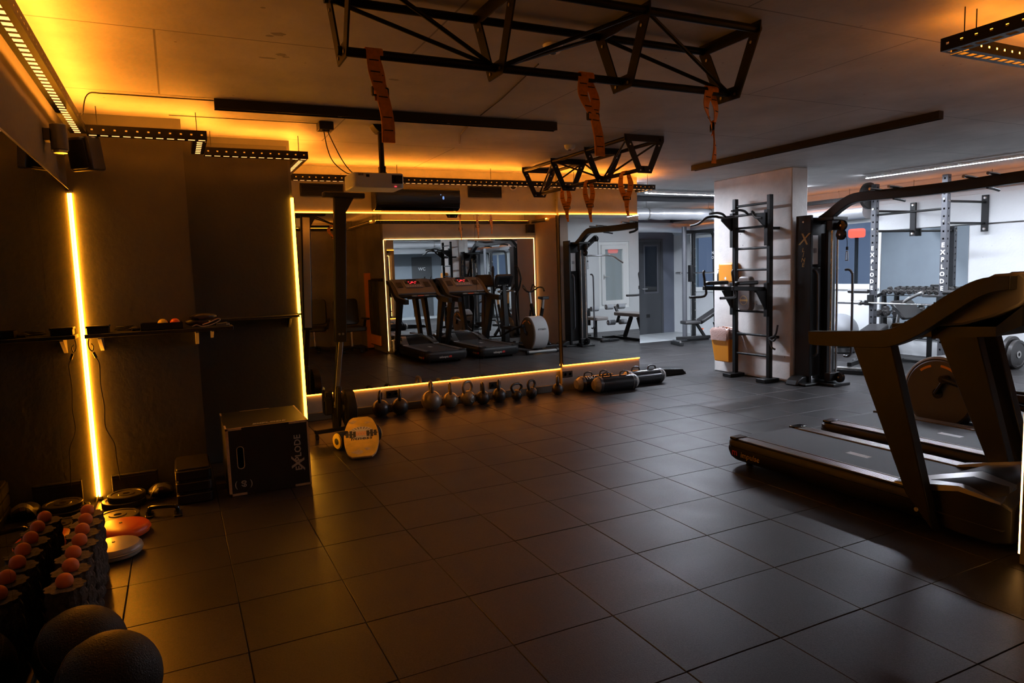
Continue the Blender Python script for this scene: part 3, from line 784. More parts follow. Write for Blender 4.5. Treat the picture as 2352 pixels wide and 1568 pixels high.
B(X0+e, X1-e, Y1-e, Y1, .003, Z1-e).build('back_panel', 'wood_black', t, smooth=0)
B(X0, X0+e, Y0, Y1, .003, Z1-e).build('side_panel', 'wood_black', t, smooth=0)
B(X1-e, X1, Y0, Y1, .003, Z1-e).build('side_panel', 'wood_black', t, smooth=0)
B(X0, X1, Y0, Y1, Z1-e, Z1).build('top_panel', 'wood_black', t, smooth=0)
fy = Y0-.0008
for (a, b, c, d) in ((X0,X0+.02,.003,.5),(X0,X0+.11,.485,.5),(X0,X0+.12,.003,.02),(X1-.14,X1,.485,.5),(X1-.12,X1,.003,.02),(X1-.012,X1,.003,.5)):
    B(a, b, fy, Y0+.0005, c, d).build('edge_joint', 'ply', t, smooth=0)
for (a, b, c, d) in ((X0,X0+.012,Y0,Y0+.14),(X0,X0+.012,Y1-.12,Y1),(X1-.012,X1,Y0,Y1),(X0,X1,Y0,Y0+.008),(X0+.15,X1-.2,Y1-.012,Y1)):
    B(a, b, c, d, Z1-.0004, Z1+.0008).build('edge_joint', 'ply', t, smooth=0)
G().frame([(p[0]+(p[0]-hx)*.22, p[1]+(p[1]-c0[1])*.05) for p in sl], sl, 'y', fy, Y0+.0004).build('hand_hole_rim', 'ply', t, smooth=0)
text('lettering', 'E  PLODE', .066, (X1-.085, fy, .26), (0,0,1), (-1,0,0), 'print', t, spacing=1.0, bold=.0012)
text('lettering', 'X', .135, (X1-.085, fy, .168), (0,0,1), (-1,0,0), 'print', t, shear=.25, bold=.0012)
text('lettering', '60', .05, (hx+.012, fy, .085), (0,0,1), (-1,0,0), 'print', t, bold=.001)
text('lettering', '(', .065, (hx-.045, fy, .085), (1,0,0), (0,0,1), 'print', t); text('lettering', ')', .065, (hx+.062, fy, .085), (1,0,0), (0,0,1), 'print', t)
text('lettering', 'EXPLODE', .055, (.55, Y0+.08, Z1+.0008), (1,0,0), (0,1,0), 'print', t, shear=.2, bold=.001)

# stack of dark aerobic steps
for i in range(3):
    t = thing('aerobic_step', 'dark aerobic step, %s of the stack beside the jump box' % ('bottom', 'middle', 'top')[i], 'step', (.02, 5.45, i*.085), 0, 'stacked aerobic steps')
    G().prism(rrect(-.10, .135, 5.24, 5.66, .03), 'z', i*.085+.0, i*.085+.07).build('body', 'plastic', t, bevel=.008)
    G().prism(rrect(-.09, .125, 5.25, 5.65, .03), 'z', i*.085+.07, i*.085+.0845).build('grip_top', 'rubber', t, bevel=.003)

# weight plates, sandbag vest and bars piled in the corner
def plate_geo(g, c, r, w, ax='z', n=28, hub=.05):
    prof = [(hub*.5,-w/2),(hub,-w/2),(hub+.004,-w*.36),(r*.78,-w*.36),(r*.82,-w/2),(r*.97,-w/2),(r,-w*.4),(r,w*.4),(r*.97,w/2),(r*.82,w/2),(r*.78,w*.36),(hub+.004,w*.36),(hub,w/2),(hub*.5,w/2),(hub*.5,-w/2)]
    return g.lathe(prof, c, n, ax)
for (x, y, z, r, wd, lb) in ((-.44, 5.50, .02, .14, .04, 'black weight plate lying lowest in the left corner'), (-.42, 5.49, .0605, .12, .04, 'black weight plate lying on another in the left corner'), (-.455, 5.14, .02, .13, .04, 'flat weight plate lying below the corner light')):
    t = thing('weight_plate', lb, 'weight plate', (x, y, z-wd/2))
    plate_geo(G(), (x, y, z), r, wd).build('disc', 'iron', t)
    G().lathe([(.024,-.0198),(.034,-.0198),(.034,.0198),(.024,.0198),(.024,-.0198)], (x,y,z), 20).build('hub_ring', 'ironsilver', t)
t = thing('weighted_vest', 'crumpled dark weighted vest lying under the shelf', 'vest', (-.2, 5.5, 0))
blob(-.20, 5.54, .05, .075, .11, .05, seed=8, amp=.15, n=20).build('body', 'vinyl', t); 
G().ribbon(smooth_path([(-.27,5.45,.04),(-.24,5.43,.10),(-.19,5.44,.115),(-.14,5.43,.09)],5), (0,.03,.02), .004).build('strap', 'steelgrey', t)
G().box(-.215,-.185,5.425,5.432,.08,.11).build('buckle', 'alu', t, bevel=.002)
t = thing('push_up_bar', 'low black push-up bar with a shiny edge on the floor', 'push-up bar', (-.28, 5.1, 0))
G().tube(smooth_path([(-.27,5.12,.012),(-.265,5.11,.05),(-.24,5.10,.06),(-.13,5.06,.06),(-.10,5.05,.05),(-.095,5.05,.012)],4), .014, 10).build('grip', 'black_gloss', t)
B(-.295,-.245,5.06,5.18,0,.014).build('foot', 'black_gloss', t, bevel=.004); B(-.12,-.07,4.99,5.11,0,.014).build('foot', 'black_gloss', t, bevel=.004)
t = thing('wall_bracket', 'flat dark rail leaning on the wall under the shelf', 'rail', (-.36, 5.68, 0))
G().box(-.52, -.22, 5.67, 5.699, .0, .175).build('panel', 'wood_black', t, bevel=.004)
for z in (.15, .165): B(-.51, -.23, 5.666, 5.6705, z, z+.005).build('ridge', 'steelgrey', t)
# balance cushions
def cushion(x, y, r, m_, lb):
    t = thing('balance_cushion', lb, 'cushion', (x, y, 0))
    prof = [(.001,.012)]+[(r*.55, .006),(r*.86,.002),(r*.96,.012),(r,.032),(r*.97,.052),(r*.88,.066),(r*.6,.074),(r*.3,.077),(.001,.078)]
    G().lathe(prof, (x,y,0), 40).build('body', m_, t)
    G().lathe([(r*.995,.028),(r*1.012,.030),(r*1.012,.036),(r*.995,.038)], (x,y,0), 40).build('seam', m_, t)
    G().cyl((x,y,.074),(x,y,.081),.009,n=10).build('valve', 'plastic', t)
cushion(-.415, 4.82, .165, 'red_rubber', 'glossy orange red balance cushion beside the foam rollers')
cushion(-.43, 4.475, .150, 'grey_rubber', 'grey balance cushion beside the foam rollers')

# bumpy foam rollers standing in a row along the mirror, a ball on each
def roller_geo(g, c, r, h, seed=0):
    rnd = random.Random(seed); n = 48; m = 16; vs = []; fs = []
    ridge = lambda a, z: r-.008+(.008 if (math.sin(a*9) > -.25 and math.sin(z*2*PI/.066) > -.55) else 0)+rnd.uniform(-.001,.001)
    hs = [h*i/m for i in range(m+1)]
    for z in hs:
        for k in range(n):
            a = 2*PI*k/n; q = ridge(a, z+.01)
            vs.append((c[0]+q*math.cos(a), c[1]+q*math.sin(a), c[2]+z))
    for i in range(m):
        for k in range(n): fs.append((i*n+k, i*n+(k+1) % n, (i+1)*n+(k+1) % n, (i+1)*n+k))
    b = len(vs); ri = .026
    for z in (hs[-1], hs[-1]-.05):
        for k in range(n): vs.append((c[0]+ri*math.cos(2*PI*k/n), c[1]+ri*math.sin(2*PI*k/n), c[2]+z))
    for k in range(n):
        j = (k+1) % n
        fs += [(m*n+k, m*n+j, b+j, b+k), (b+k, b+j, b+n+j, b+n+k)]
    fs += [tuple(b+n+k for k in range(n)), tuple(range(n))[::-1]]
    return g.add(vs, fs)
RH = .33
rows = [(-.500, 3.265), (-.498, 3.435), (-.507, 3.60), (-.500, 3.765), (-.505, 3.925), (-.508, 4.09), (-.515, 4.25)]
order = ('nearest the slam balls', 'second from the slam balls', 'third from the slam balls', 'fourth from the slam balls', 'fifth from the slam balls', 'sixth from the slam balls', 'farthest from the slam balls')
for i, (x, y) in enumerate(rows):
    t = thing('foam_roller', 'upright bumpy dark foam roller, %s' % order[i], 'foam roller', (x, y, 0), 0, 'foam rollers along the mirror')
    roller_geo(G(), (x, y, 0), .077, RH, i).build('body', 'foam', t, smooth=25)
    tag(G().sphere((x, y, RH+.0205), .033, 24).build('massage_ball', 'ball'), 'orange ball resting on the foam roller %s' % order[i], 'ball', 'orange balls on the foam rollers')
# slam balls
for (x, y, r, lb) in ((-.43, 3.02, .16, 'black slam ball beside the nearest foam roller'), (-.31, 2.69, .17, 'larger black slam ball nearest the camera at lower left')):
    t = thing('slam_ball', lb, 'ball', (x, y, 0))
    G().sphere((x, y, r), r, 40).build('shell', 'slam', t)
    q = Matrix.Translation((x,y,r)) @ Matrix.Rotation(.7, 4, 'Y') @ Matrix.Rotation(.4, 4, 'X')
    g = G(); g.tube([(math.cos(a*PI/20)*r*1.003, math.sin(a*PI/20)*r*1.003, 0) for a in range(40)], .003, 6, closed=True); g.v = [tuple(q @ Vector(v)) for v in g.v]
    g.build('seam', 'slam', t)

# ================================================================ MIRROR WALL: ROWER, BOARD, KETTLEBELLS, SANDBAGS, AC
t = thing('rowing_machine', 'black rowing machine stored upright in front of the big mirror', 'rowing machine', (1.40, 6.72, 0))
G().bar((1.315,6.76,.16),(1.405,6.70,.98),.060,.05,up=(0,-1,0)).build('rail', 'black', t, bevel=.006)
G().bar((1.315,6.732,.18),(1.405,6.672,.96),.042,.010,up=(0,-1,0)).build('rail_track', 'alu', t, bevel=.003)
G().bar((1.402,6.70,.93),(1.466,6.66,2.31),.112,.07,up=(0,-1,0)).build('main_beam', 'black', t, bevel=.008)
G().bar((1.404,6.740,.96),(1.466,6.700,2.28),.085,.012,up=(0,-1,0)).build('beam_track', 'alu', t, bevel=.003)
for x in (1.39, 1.425): G().cyl((x,6.655,1.01),(x,6.675,1.01),.012,n=10).build('bolt', 'alu', t)
G().bar((1.31,6.66,2.335),(1.70,6.66,2.325),.11,.05).build('rear_foot', 'black', t, bevel=.01)
G().prism([(1.515,2.31),(1.60,2.31),(1.515,2.17)], 'y', 6.63, 6.69).build('gusset', 'black', t, bevel=.004)
c = (1.452, 6.72, .27)
G().lathe([(.03,-.05),(.16,-.05),(.185,-.04),(.19,0),(.185,.04),(.16,.05),(.03,.05)], c, 36, 'x').build('flywheel_cage', 'black', t)
for k in range(12):
    a = 2*PI*k/12
    for s in (-1, 1):
        G().bar((c[0]+s*.052, c[1]+.05*math.cos(a), c[2]+.05*math.sin(a)), (c[0]+s*.052, c[1]+.155*math.cos(a+.3), c[2]+.155*math.sin(a+.3)), .006, .005, up=(1,0,0)).build('spoke', 'plastic2', t)
G().lathe([(.001,-.065),(.045,-.065),(.05,-.053),(.05,.053),(.045,.065),(.001,.065)], c, 20, 'x').build('hub', 'plastic2', t)
G().bar((1.34,6.74,.10),(1.36,6.72,.50),.05,.10,up=(0,-1,0)).build('front_housing', 'plastic', t, bevel=.012)
G().box(1.215, 1.30, 6.70, 6.83, .22, .46).build('foot_rest', 'plastic', t, bevel=.015)
G().ribbon(smooth_path([(1.21,6.69,.32),(1.205,6.67,.38),(1.26,6.67,.39),(1.305,6.69,.33)],4), (0,0,.035), .004).build('foot_strap', 'black', t)
G().bar((1.10,6.64,.085),(1.50,6.68,.085),.05,.04).build('front_foot', 'black', t, bevel=.006)
for x in (1.12, 1.48): G().cyl((x-.014,6.66,.028),(x+.014,6.66,.028),.028,n=16).build('transport_wheel', 'black', t); G().bar((x,6.66,.03),(x,6.66,.07),.03,.02).build('wheel_fork', 'black', t)
G().bar((1.31,6.68,.09),(1.318,6.75,.30),.06,.05,up=(0,-1,0)).build('neck', 'black', t, bevel=.004)

# balance board with roller
t = thing('balance_roller', 'black rubber roller with pale yellow rims under the balance board', 'roller', (1.4, 6.2, 0))
a, b = Vector((1.215,6.165,.082)), Vector((1.615,6.31,.082)); d = (b-a).normalized()
G().cyl(a, b, .08, n=28).build('body', 'slam', t, bevel=.006)
for p, s in ((a,-1),(b,1)):
    G().cyl(p+d*s*.0005, p+d*s*.012, .074, .066, n=28).build('rim', 'yellow', t); G().cyl(p+d*s*.012, p+d*s*.015, .03, n=16).build('rim_hole', 'black', t)
t = thing('balance_board', 'yellow balance board printed with a fist, dumbbell and the word fitness', 'balance board', (1.36, 5.8, 0))
# board plane: from floor edge near (1.31,5.72) up over the roller
o3 = Vector((1.33,5.735,.012)); yd = Vector((.22,.93,.297)).normalized(); xd = Vector((.93,-.28,0)); xd = (xd-yd*xd.dot(yd)).normalized(); nd = xd.cross(yd)
if nd.z < 0: nd = -nd
Lb = .70
prof = []
for i in range(25):
    s_ = i/24; wv = .062+.092*math.sin(PI*min(1, max(0, .12+s_*.80)))**.8
    if s_ < .06: wv *= .80+.20*(s_/.06)
    if s_ > .95: wv *= .72+.28*((1-s_)/.05)
    prof.append((wv, s_*Lb))
poly = [(x, y) for x, y in prof]+[(-x, y) for x, y in prof[::-1]]
def bp(x, y, h): return o3+xd*x+yd*y+nd*h
g = G(); n_ = len(poly)
g.add([bp(x,y,0) for x,y in poly]+[bp(x,y,.014) for x,y in poly], [tuple(range(n_))[::-1], tuple(range(n_,2*n_))]+[(i,(i+1)%n_,n_+(i+1)%n_,n_+i) for i in range(n_)])
g.build('deck', 'ply', t, smooth=0)
g = G(); k_ = .985
g.add([bp(x*k_,y*.99+.004,.0142) for x,y in poly]+[bp(x*k_,y*.99+.004,.0150) for x,y in poly], [tuple(range(n_))[::-1], tuple(range(n_,2*n_))]+[(i,(i+1)%n_,n_+(i+1)%n_,n_+i) for i in range(n_)])
g.build('top_print', 'board', t, smooth=0)
def bpoly(pts, h0, h1, name, m_):
    g = G(); q = len(pts); g.add([bp(x,y,h0) for x,y in pts]+[bp(x,y,h1) for x,y in pts], [tuple(range(q))[::-1], tuple(range(q,2*q))]+[(i,(i+1)%q,q+(i+1)%q,q+i) for i in range(q)]); return g.build(name, m_, t, smooth=0)
bpoly(arc(0,.40,.115,0,360,28)[:-1], .0151, .0156, 'print_disc', 'cream')
bpoly([(-.145,.375),(.145,.375),(.145,.395),(-.145,.395)], .0157, .0161, 'print_dumbbell_bar', 'print_dark')
for sx in (-1, 1):
    for dx, hh in ((.060,.05),(.092,.062),(.124,.05)):
        bpoly([(sx*dx-.013,.385-hh),(sx*dx+.013,.385-hh),(sx*dx+.013,.385+hh),(sx*dx-.013,.385+hh)], .0157, .0163, 'print_dumbbell_disc', 'print_dark')
for i in range(4): bpoly(rrect(-.048+i*.024, -.026+i*.024, .35, .43, .008, 3), .0164, .0168, 'print_finger', 'skin_print')
for k in range(7):
    a_ = math.radians(40+k*100/6); bpoly([(.075*math.cos(a_)-.003,.41+.065*math.sin(a_)),(.075*math.cos(a_)+.003,.41+.065*math.sin(a_)),(.105*math.cos(a_)+.003,.41+.1*math.sin(a_)),(.105*math.cos(a_)-.003,.41+.1*math.sin(a_))], .0157, .0161, 'print_ray', 'print_dark')
text('lettering', 'fitness', .075, bp(0,.305,.0163), xd, yd, 'print_dark', t, ext=.0003, shear=.15, bold=.001)
for (x, y, r, s2) in ((-.07,.61,.04,1),(.06,.585,.03,2),(-.03,.08,.05,3),(.05,.12,.035,4)):
    rnd = random.Random(s2); bpoly([(x+r*rnd.uniform(.5,1.3)*math.cos(k), y+r*rnd.uniform(.4,.9)*math.sin(k)) for k in [i*.57 for i in range(11)]], .0151, .0155, 'print_splash', 'ply')

# kettlebells
def kettlebell(x, y, r, hh, hw, m_, rz, label, tr=.016, comp=False):
    t = thing('kettlebell', label, 'kettlebell', (x, y, 0), rz, 'kettlebells along the mirror wall')
    zc = r*.93
    prof = [(.001,.0)]+[(r*math.sin(a), zc-r*math.cos(a)) for a in [math.acos(min(1, zc/r))+(PI-math.acos(min(1,zc/r))-.02)*i/14 for i in range(15)]]
    G().lathe(prof, (0,0,0), 28).build('body', m_, t, world=False)
    zt = 2*zc*.9
    p = smooth_path([(-hw*.62,0,zc+r*.62),(-hw*.95,0,zt+hh*.35),(-hw,0,zt+hh*.7),(-hw*.6,0,zt+hh*1.02),(0,0,zt+hh*1.08),(hw*.6,0,zt+hh*1.02),(hw,0,zt+hh*.7),(hw*.95,0,zt+hh*.35),(hw*.62,0,zc+r*.62)], 4)
    n_ = len(p); rad = [tr*(1.45-.45*math.sin(PI*i/(n_-1))**.5) for i in range(n_)]
    G().tube(p, rad, 12).build('handle', m_, t, world=False)
    G().lathe([(.001,.0),(r*.45,.0),(r*.45,.006),(.001,.006)], (0,0,-.0005), 20).build('foot_ring', 'plastic', t, world=False)
    G().lathe([(r*.38,-.0),(r*.42,-.0),(r*.42,.004),(r*.38,.004),(r*.38,0)], (0,-r*.985,zc), 18, 'y').build('emblem', 'plastic2' if m_ == 'iron' else 'alu', t, world=False)
    return t
kettlebell(1.95, 7.40, .098, .105, .062, 'iron', 1.15, 'black kettlebell at the row end nearest the rowing machine')
kettlebell(2.17, 7.385, .096, .105, .06, 'iron', 1.25, 'black kettlebell second from the rowing machine')
kettlebell(2.545, 7.40, .118, .125, .06, 'ironsilver', 1.45, 'largest grey kettlebell with a smooth big bell')
kettlebell(2.79, 7.43, .092, .115, .055, 'ironsilver', 1.35, 'smaller grey kettlebell in the middle of the row')
kettlebell(3.01, 7.43, .090, .12, .068, 'ironsilver', .35, 'grey kettlebell with a wide handle turned to the room')
kettlebell(3.18, 7.38, .083, .105, .055, 'iron', 1.35, 'black kettlebell beside the grey wide handled one')
kettlebell(3.40, 7.39, .088, .105, .058, 'iron', 1.05, 'black kettlebell under the double socket')
kettlebell(3.625, 7.37, .066, .085, .078, 'iron', .25, 'small black kettlebell with a very wide handle')
kettlebell(3.83, 7.37, .072, .095, .068, 'iron', .45, 'small black kettlebell last of the close row')
kettlebell(4.215, 7.40, .074, .09, .056, 'iron', 1.1, 'black kettlebell standing alone near the sandbags')
def outlet(x, z, label, m_='black'):
    y = 7.645 if x < 4.4 else 7.595
    t = thing('wall_socket', label, 'socket', (x, y, z))
    B(x-.075, x+.075, y-.012, y, z-.042, z+.042).build('plate', m_, t, bevel=.004)
    for s in (-.037, .037): G().lathe([(.001,0),(.024,0),(.026,-.003),(.020,-.003),(.018,.002)], (x+s,y-.012,z), 18, 'y').build('outlet', 'plastic2', t)
outlet(2.16, .195, 'black double wall socket behind the two black kettlebells'); outlet(3.46, .165, 'black double wall socket behind the middle kettlebells'); outlet(4.475, .21, 'amber lit wall socket beside the sandbags', 'plastic2')

# sandbags
def sandbag(a, b, r, label, weight=None, wrapped=True):
    a, b = Vector(a), Vector(b); d = (b-a).normalized(); L = (b-a).length; up = Vector((0,0,1)); s = d.cross(up)
    t = thing('sandbag', label, 'sandbag', (*((a+b)/2).xy, 0), 0, 'sandbags by the partition end')
    G().cyl(a+d*.09, b-d*.09, r, n=28).build('body', 'black_gloss', t, bevel=.01)
    for p, q in ((a, a+d*.10), (b, b-d*.10)):
        rings = []
        rnd = random.Random(int(p.x*1000))
        dd = (q-p).normalized()
        for i in range(6):
            k = i/5; rr = r*(.62+.40*math.sin(min(1,k*1.3)*PI/2))
            rings.append([p+dd*(.10*k)+(s*math.cos(2*PI*j/20)+up*math.sin(2*PI*j/20))*rr*(1+rnd.uniform(-.05,.03)) for j in range(20)])
        G().loft(rings).build('end_cap', 'bag_clear' if wrapped else 'vinyl', t, smooth=50)
    for k in (.12, .88):
        p = a+d*L*k; G().lathe([(r*1.0,-.018),(r*1.02,-.018),(r*1.02,.018),(r*1.0,.018)], (0,0,0), 28, 'x')
        g = G(); n = 28
        vs = []; fs = []
        for i in range(n):
            e = s*math.cos(2*PI*i/n)+up*math.sin(2*PI*i/n)
            vs += [p-d*.018+e*r*1.0, p-d*.018+e*(r+.003), p+d*.018+e*(r+.003), p+d*.018+e*r]
        for i in range(n):
            j = (i+1) % n
            for q in range(3): fs.append((4*i+q, 4*j+q, 4*j+q+1, 4*i+q+1))
        g.add(vs, fs).build('webbing', 'vinyl', t)
    for k in (.3, .7):
        p = a+d*L*k+up*r*.98
        G().tube(smooth_path([p-d*.06, p-d*.05+up*.035, p+up*.05, p+d*.05+up*.035, p+d*.06], 4), .010, 8).build('handle', 'vinyl', t)
    if weight:
        p = a+d*L*.33+(-s if s.y > 0 else s)*r*.62+up*r*.80
        ydir = (up*.62+(s if s.y > 0 else -s)*.8)
        text('lettering', weight, .075, p+ydir.cross(d)*-.004, d, ydir, 'print_white', t)
    return t
sandbag((4.62,7.20,.1),(5.26,7.17,.1), .10, 'black sandbag wrapped in clear film lying in front')
sandbag((4.50,7.42,.095),(5.10,7.42,.095), .095, 'black sandbag printed 15KG lying behind the front one', '15KG')
sandbag((5.20,7.38,.1),(5.84,7.36,.1), .10, 'black sandbag lying past the mirror edge')
t = thing('ab_wedge', 'low black wedge shaped step beside the partition end', 'wedge', (6.2, 7.85, 0))
G().prism([(5.80,0),(6.55,0),(6.48,.08),(6.05,.115),(5.80,.115)], 'y', 7.72, 8.0).build('body', 'black', t, bevel=.01)
G().cyl((6.53,7.74,.02),(6.53,7.98,.02),.018,n=12).build('bar', 'alu', t)

# air conditioner and vents on the wall above the mirror
t = thing('air_conditioner', 'black split air conditioner above the big mirror showing blue digits', 'air conditioner', (2.5, 7.5, 2.27))
G().prism([(7.645,2.275),(7.50,2.275),(7.455,2.30),(7.435,2.36),(7.435,2.50),(7.46,2.525),(7.645,2.525)], 'x', 2.03, 3.02).build('body', 'black_gloss', t, bevel=.01)
B(2.10, 2.95, 7.44, 7.50, 2.266, 2.2745).build('louvre', 'black', t, bevel=.002)
B(2.031, 3.019, 7.4325, 7.4349, 2.345, 2.349).build('seam', 'black', t)
text('display_digits', '8', .05, (2.81,7.434,2.41), (1,0,0), (0,0,1), 'blue_led', t); text('display_digits', '°', .04, (2.78,7.434,2.435), (1,0,0), (0,0,1), 'blue_led', t)
def vent(x0, x1, z0, z1, label):
    t = thing('air_vent', label, 'vent', ((x0+x1)/2, 7.645, z0))
    G().frame([(x0,z0),(x1,z0),(x1,z1),(x0,z1)], [(x0+.012,z0+.012),(x1-.012,z0+.012),(x1-.012,z1-.012),(x0+.012,z1-.012)], 'y', 7.632, 7.645).build('frame', 'black', t)
    B(x0+.012, x1-.012, 7.641, 7.6449, z0+.012, z1-.012).build('backing', 'black', t)
    n = 8
    for i in range(n):
        z = z0+.02+(z1-z0-.04)*i/(n-1); G().bar((x0+.012,7.637,z),(x1-.012,7.637,z),.008,.002).build('slat', 'black', t)
vent(1.27, 1.73, 2.43, 2.565, 'black slatted vent above the rowing machine'); vent(3.2, 3.64, 2.45, 2.58, 'black slatted vent right of the air conditioner')
t = thing('pipe_rosette', 'round pale cover ring on the wall above the big mirror', 'cover ring', (3.80,7.64,2.58))
G().lathe([(.042,.0),(.055,.0),(.052,-.012),(.042,-.014),(.040,0)], (3.80,7.645,2.595), 24, 'y').build('ring', 'cream', t); G().lathe([(.001,0),(.041,0),(.041,-.006),(.001,-.006)], (3.80,7.645,2.595), 24, 'y').build('plug', 'plastic2', t)

# projector, junction box, cables
t = thing('projector', 'white ceiling projector on a black mount', 'projector', (1.5, 5.5, 2.24))
G().prism(rrect(1.29, 1.70, 5.36, 5.66, .03), 'z', 2.245, 2.36).build('body', 'white', t, bevel=.008)
B(1.60, 1.685, 5.352, 5.3615, 2.28, 2.345).build('lens_recess', 'black', t, bevel=.003)
G().lathe([(.001,-.016),(.024,-.014),(.028,-.002),(.028,0)], (1.645,5.354,2.312), 22, 'y').build('lens', 'black_gloss', t)
B(1.395, 1.42, 5.355, 5.3615, 2.325, 2.345).build('sensor', 'black', t); B(1.62, 1.635, 5.356, 5.3615, 2.253, 2.258).build('indicator', 'red_led', t)
for i in range(6): B(1.335+i*.007, 1.338+i*.007, 5.3575, 5.3615, 2.335, 2.352).build('vent_slot', 'plastic2', t)
m_ = thing('projector_mount', 'black pole mount holding the projector', 'mount', (1.56, 5.5, 2.36))
G().cyl((1.565,5.5,2.375),(1.565,5.5,2.72),.022,n=16).build('pole', 'black', m_); G().prism([(1.49,2.749),(1.64,2.749),(1.62,2.72),(1.59,2.69),(1.54,2.69),(1.51,2.72)], 'y', 5.44, 5.56).build('ceiling_plate', 'black', m_, bevel=.004)
G().bar((1.45,5.5,2.368),(1.64,5.5,2.368),.04,.014).bar((1.565,5.42,2.368),(1.565,5.6,2.368),.03,.014).build('spider_arm', 'black', m_); G().box(1.54,1.59,5.475,5.525,2.375,2.43).build('swivel', 'black', m_, bevel=.004)
t = thing('junction_box', 'small dark junction box on the ceiling beside the projector', 'junction box', (1.13, 5.52, 2.69))
B(1.08, 1.19, 5.46, 5.58, 2.69, 2.749).build('box', 'plastic2', t, bevel=.004)
G().cyl((1.12,5.5,2.68),(1.12,5.5,2.69),.014,n=12).build('cable_gland', 'black', t); G().cyl((1.15,5.5,2.68),(1.15,5.5,2.69),.014,n=12).build('cable_gland', 'black', t)
tag(G().tube(smooth_path([(1.12,5.5,2.68),(1.14,5.5,2.55),(1.18,5.5,2.45),(1.27,5.52,2.38),(1.34,5.55,2.365)],6), .004, 6).build('cable', 'black'), 'thin black cable looping low to the projector', 'cable')
tag(G().tube(smooth_path([(1.15,5.5,2.68),(1.19,5.49,2.58),(1.25,5.49,2.46),(1.31,5.51,2.39),(1.37,5.56,2.366)],6), .004, 6).build('cable', 'black'), 'thin black cable dropping straight to the projector', 'cable')
tag(G().tube(smooth_path([(-.44,5.12,2.62),(-.40,5.08,2.735),(-.3,5.05,2.742),(.0,5.04,2.742),(.32,5.03,2.742)],5), .004, 6).build('cable', 'black'), 'black cable from the left tray to the ceiling lamp', 'cable')
tag(G().tube([(.05,5.56,2.743),(.5,5.55,2.743),(1.08,5.53,2.743)], .003, 6).build('cable', 'black'), 'thin cable along the ceiling to the junction box', 'cable')
t = thing('smoke_detector', 'small white smoke detector on the ceiling', 'smoke detector', (1.9, 3.3, 2.72))
G().lathe([(.001,-.045),(.035,-.042),(.05,-.025),(.055,0)], (1.9,3.29,2.75), 24).build('body', 'white', t); G().lathe([(.001,-.05),(.015,-.048),(.017,-.044)], (1.9,3.29,2.75), 12).build('sensor', 'plastic2', t)
t = thing('smoke_detector', 'white smoke detector on the ceiling behind the middle strap', 'smoke detector', (3.6, 5.75, 2.72))
G().lathe([(.001,-.045),(.035,-.042),(.05,-.025),(.055,0)], (3.52,5.82,2.75), 24).build('body', 'white', t); G().lathe([(.001,-.05),(.015,-.048),(.017,-.044)], (3.52,5.82,2.75), 12).build('sensor', 'plastic2', t)
t = thing('cable', 'thin raised line standing in for a crack across the ceiling slab', 'cable', (2.2, 4.8, 2.74))  # thin tubes stand in for a crack in the slab
G().tube([(2.45,6.0,2.744),(2.3,5.6,2.744),(2.2,5.1,2.744)], .004, 6).build('far_run', 'plastic2', t)
G().tube([(2.18,4.9,2.744),(2.12,4.4,2.744),(1.98,3.6,2.744)], .004, 6).build('near_run', 'plastic2', t)

# ceiling trusses
def truss(o, ax, label):
    """o: xy of the first end; ax: 0 along X, 1 along Y. length 2.02, width .44, drop .30"""
    L, Wd = 2.02, .44
    def P(a, s, z): return (o[0]+a, o[1]+s, z) if ax == 0 else (o[0]+s, o[1]+a, z)
    t = thing('pull_up_truss', label, 'truss', P(L/2, Wd/2, 2.42), 0, 'ceiling trusses for sling straps')
    zr, zl = 2.715, 2.45
    for s in (.03, Wd-.03): G().cyl(P(-.02,s,zr), P(L+.02,s,zr), .019, n=14).build('ceiling_rail', 'black', t)
    G().cyl(P(-.02,Wd/2,zl), P(L+.02,Wd/2,zl), .019, n=14).build('hanging_bar', 'black', t)
    ou = [(0,2.75),(Wd,2.75),(Wd,2.70),(Wd/2+.075,2.41),(Wd/2-.075,2.41),(0,2.70)]
    inn = [(.075,2.69),(Wd-.075,2.69),(Wd-.085,2.675),(Wd/2+.042,2.475),(Wd/2-.042,2.475),(.085,2.675)]
    xs = [0, L/3, 2*L/3, L]
    for a in xs:
        if ax == 0: g = G().frame([(o[1]+p[0],p[1]) for p in ou], [(o[1]+p[0],p[1]) for p in inn], 'x', o[0]+a-.004, o[0]+a+.004)
        else: g = G().frame([(o[0]+p[0],p[1]) for p in ou], [(o[0]+p[0],p[1]) for p in inn], 'y', o[1]+a-.004, o[1]+a+.004)
        pl = g.build('hanger_plate', 'black', t)
        for s, z in ((.035,2.725),(Wd-.035,2.725),(Wd/2-.05,2.435),(Wd/2+.05,2.435),(.06,2.66),(Wd-.06,2.66)):
            G().cyl(P(a-.009,s,z), P(a+.009,s,z), .008, n=8).build('bolt', 'alu', pl)
    for i in range(3):
        a0, a1 = xs[i], xs[i+1]
        top, low = (a0, a1) if i % 2 == 0 else (a1, a0)
        for s in (.03, Wd-.03):
            G().cyl(P(top,s,zr), P(low,Wd/2,zl), .0095, n=10).build('diagonal_brace', 'black', t)
    return t
truss((.665, 2.60), 0, 'near black ceiling truss with three orange straps')
truss((3.71, 5.19), 1, 'far black ceiling truss with three orange straps')

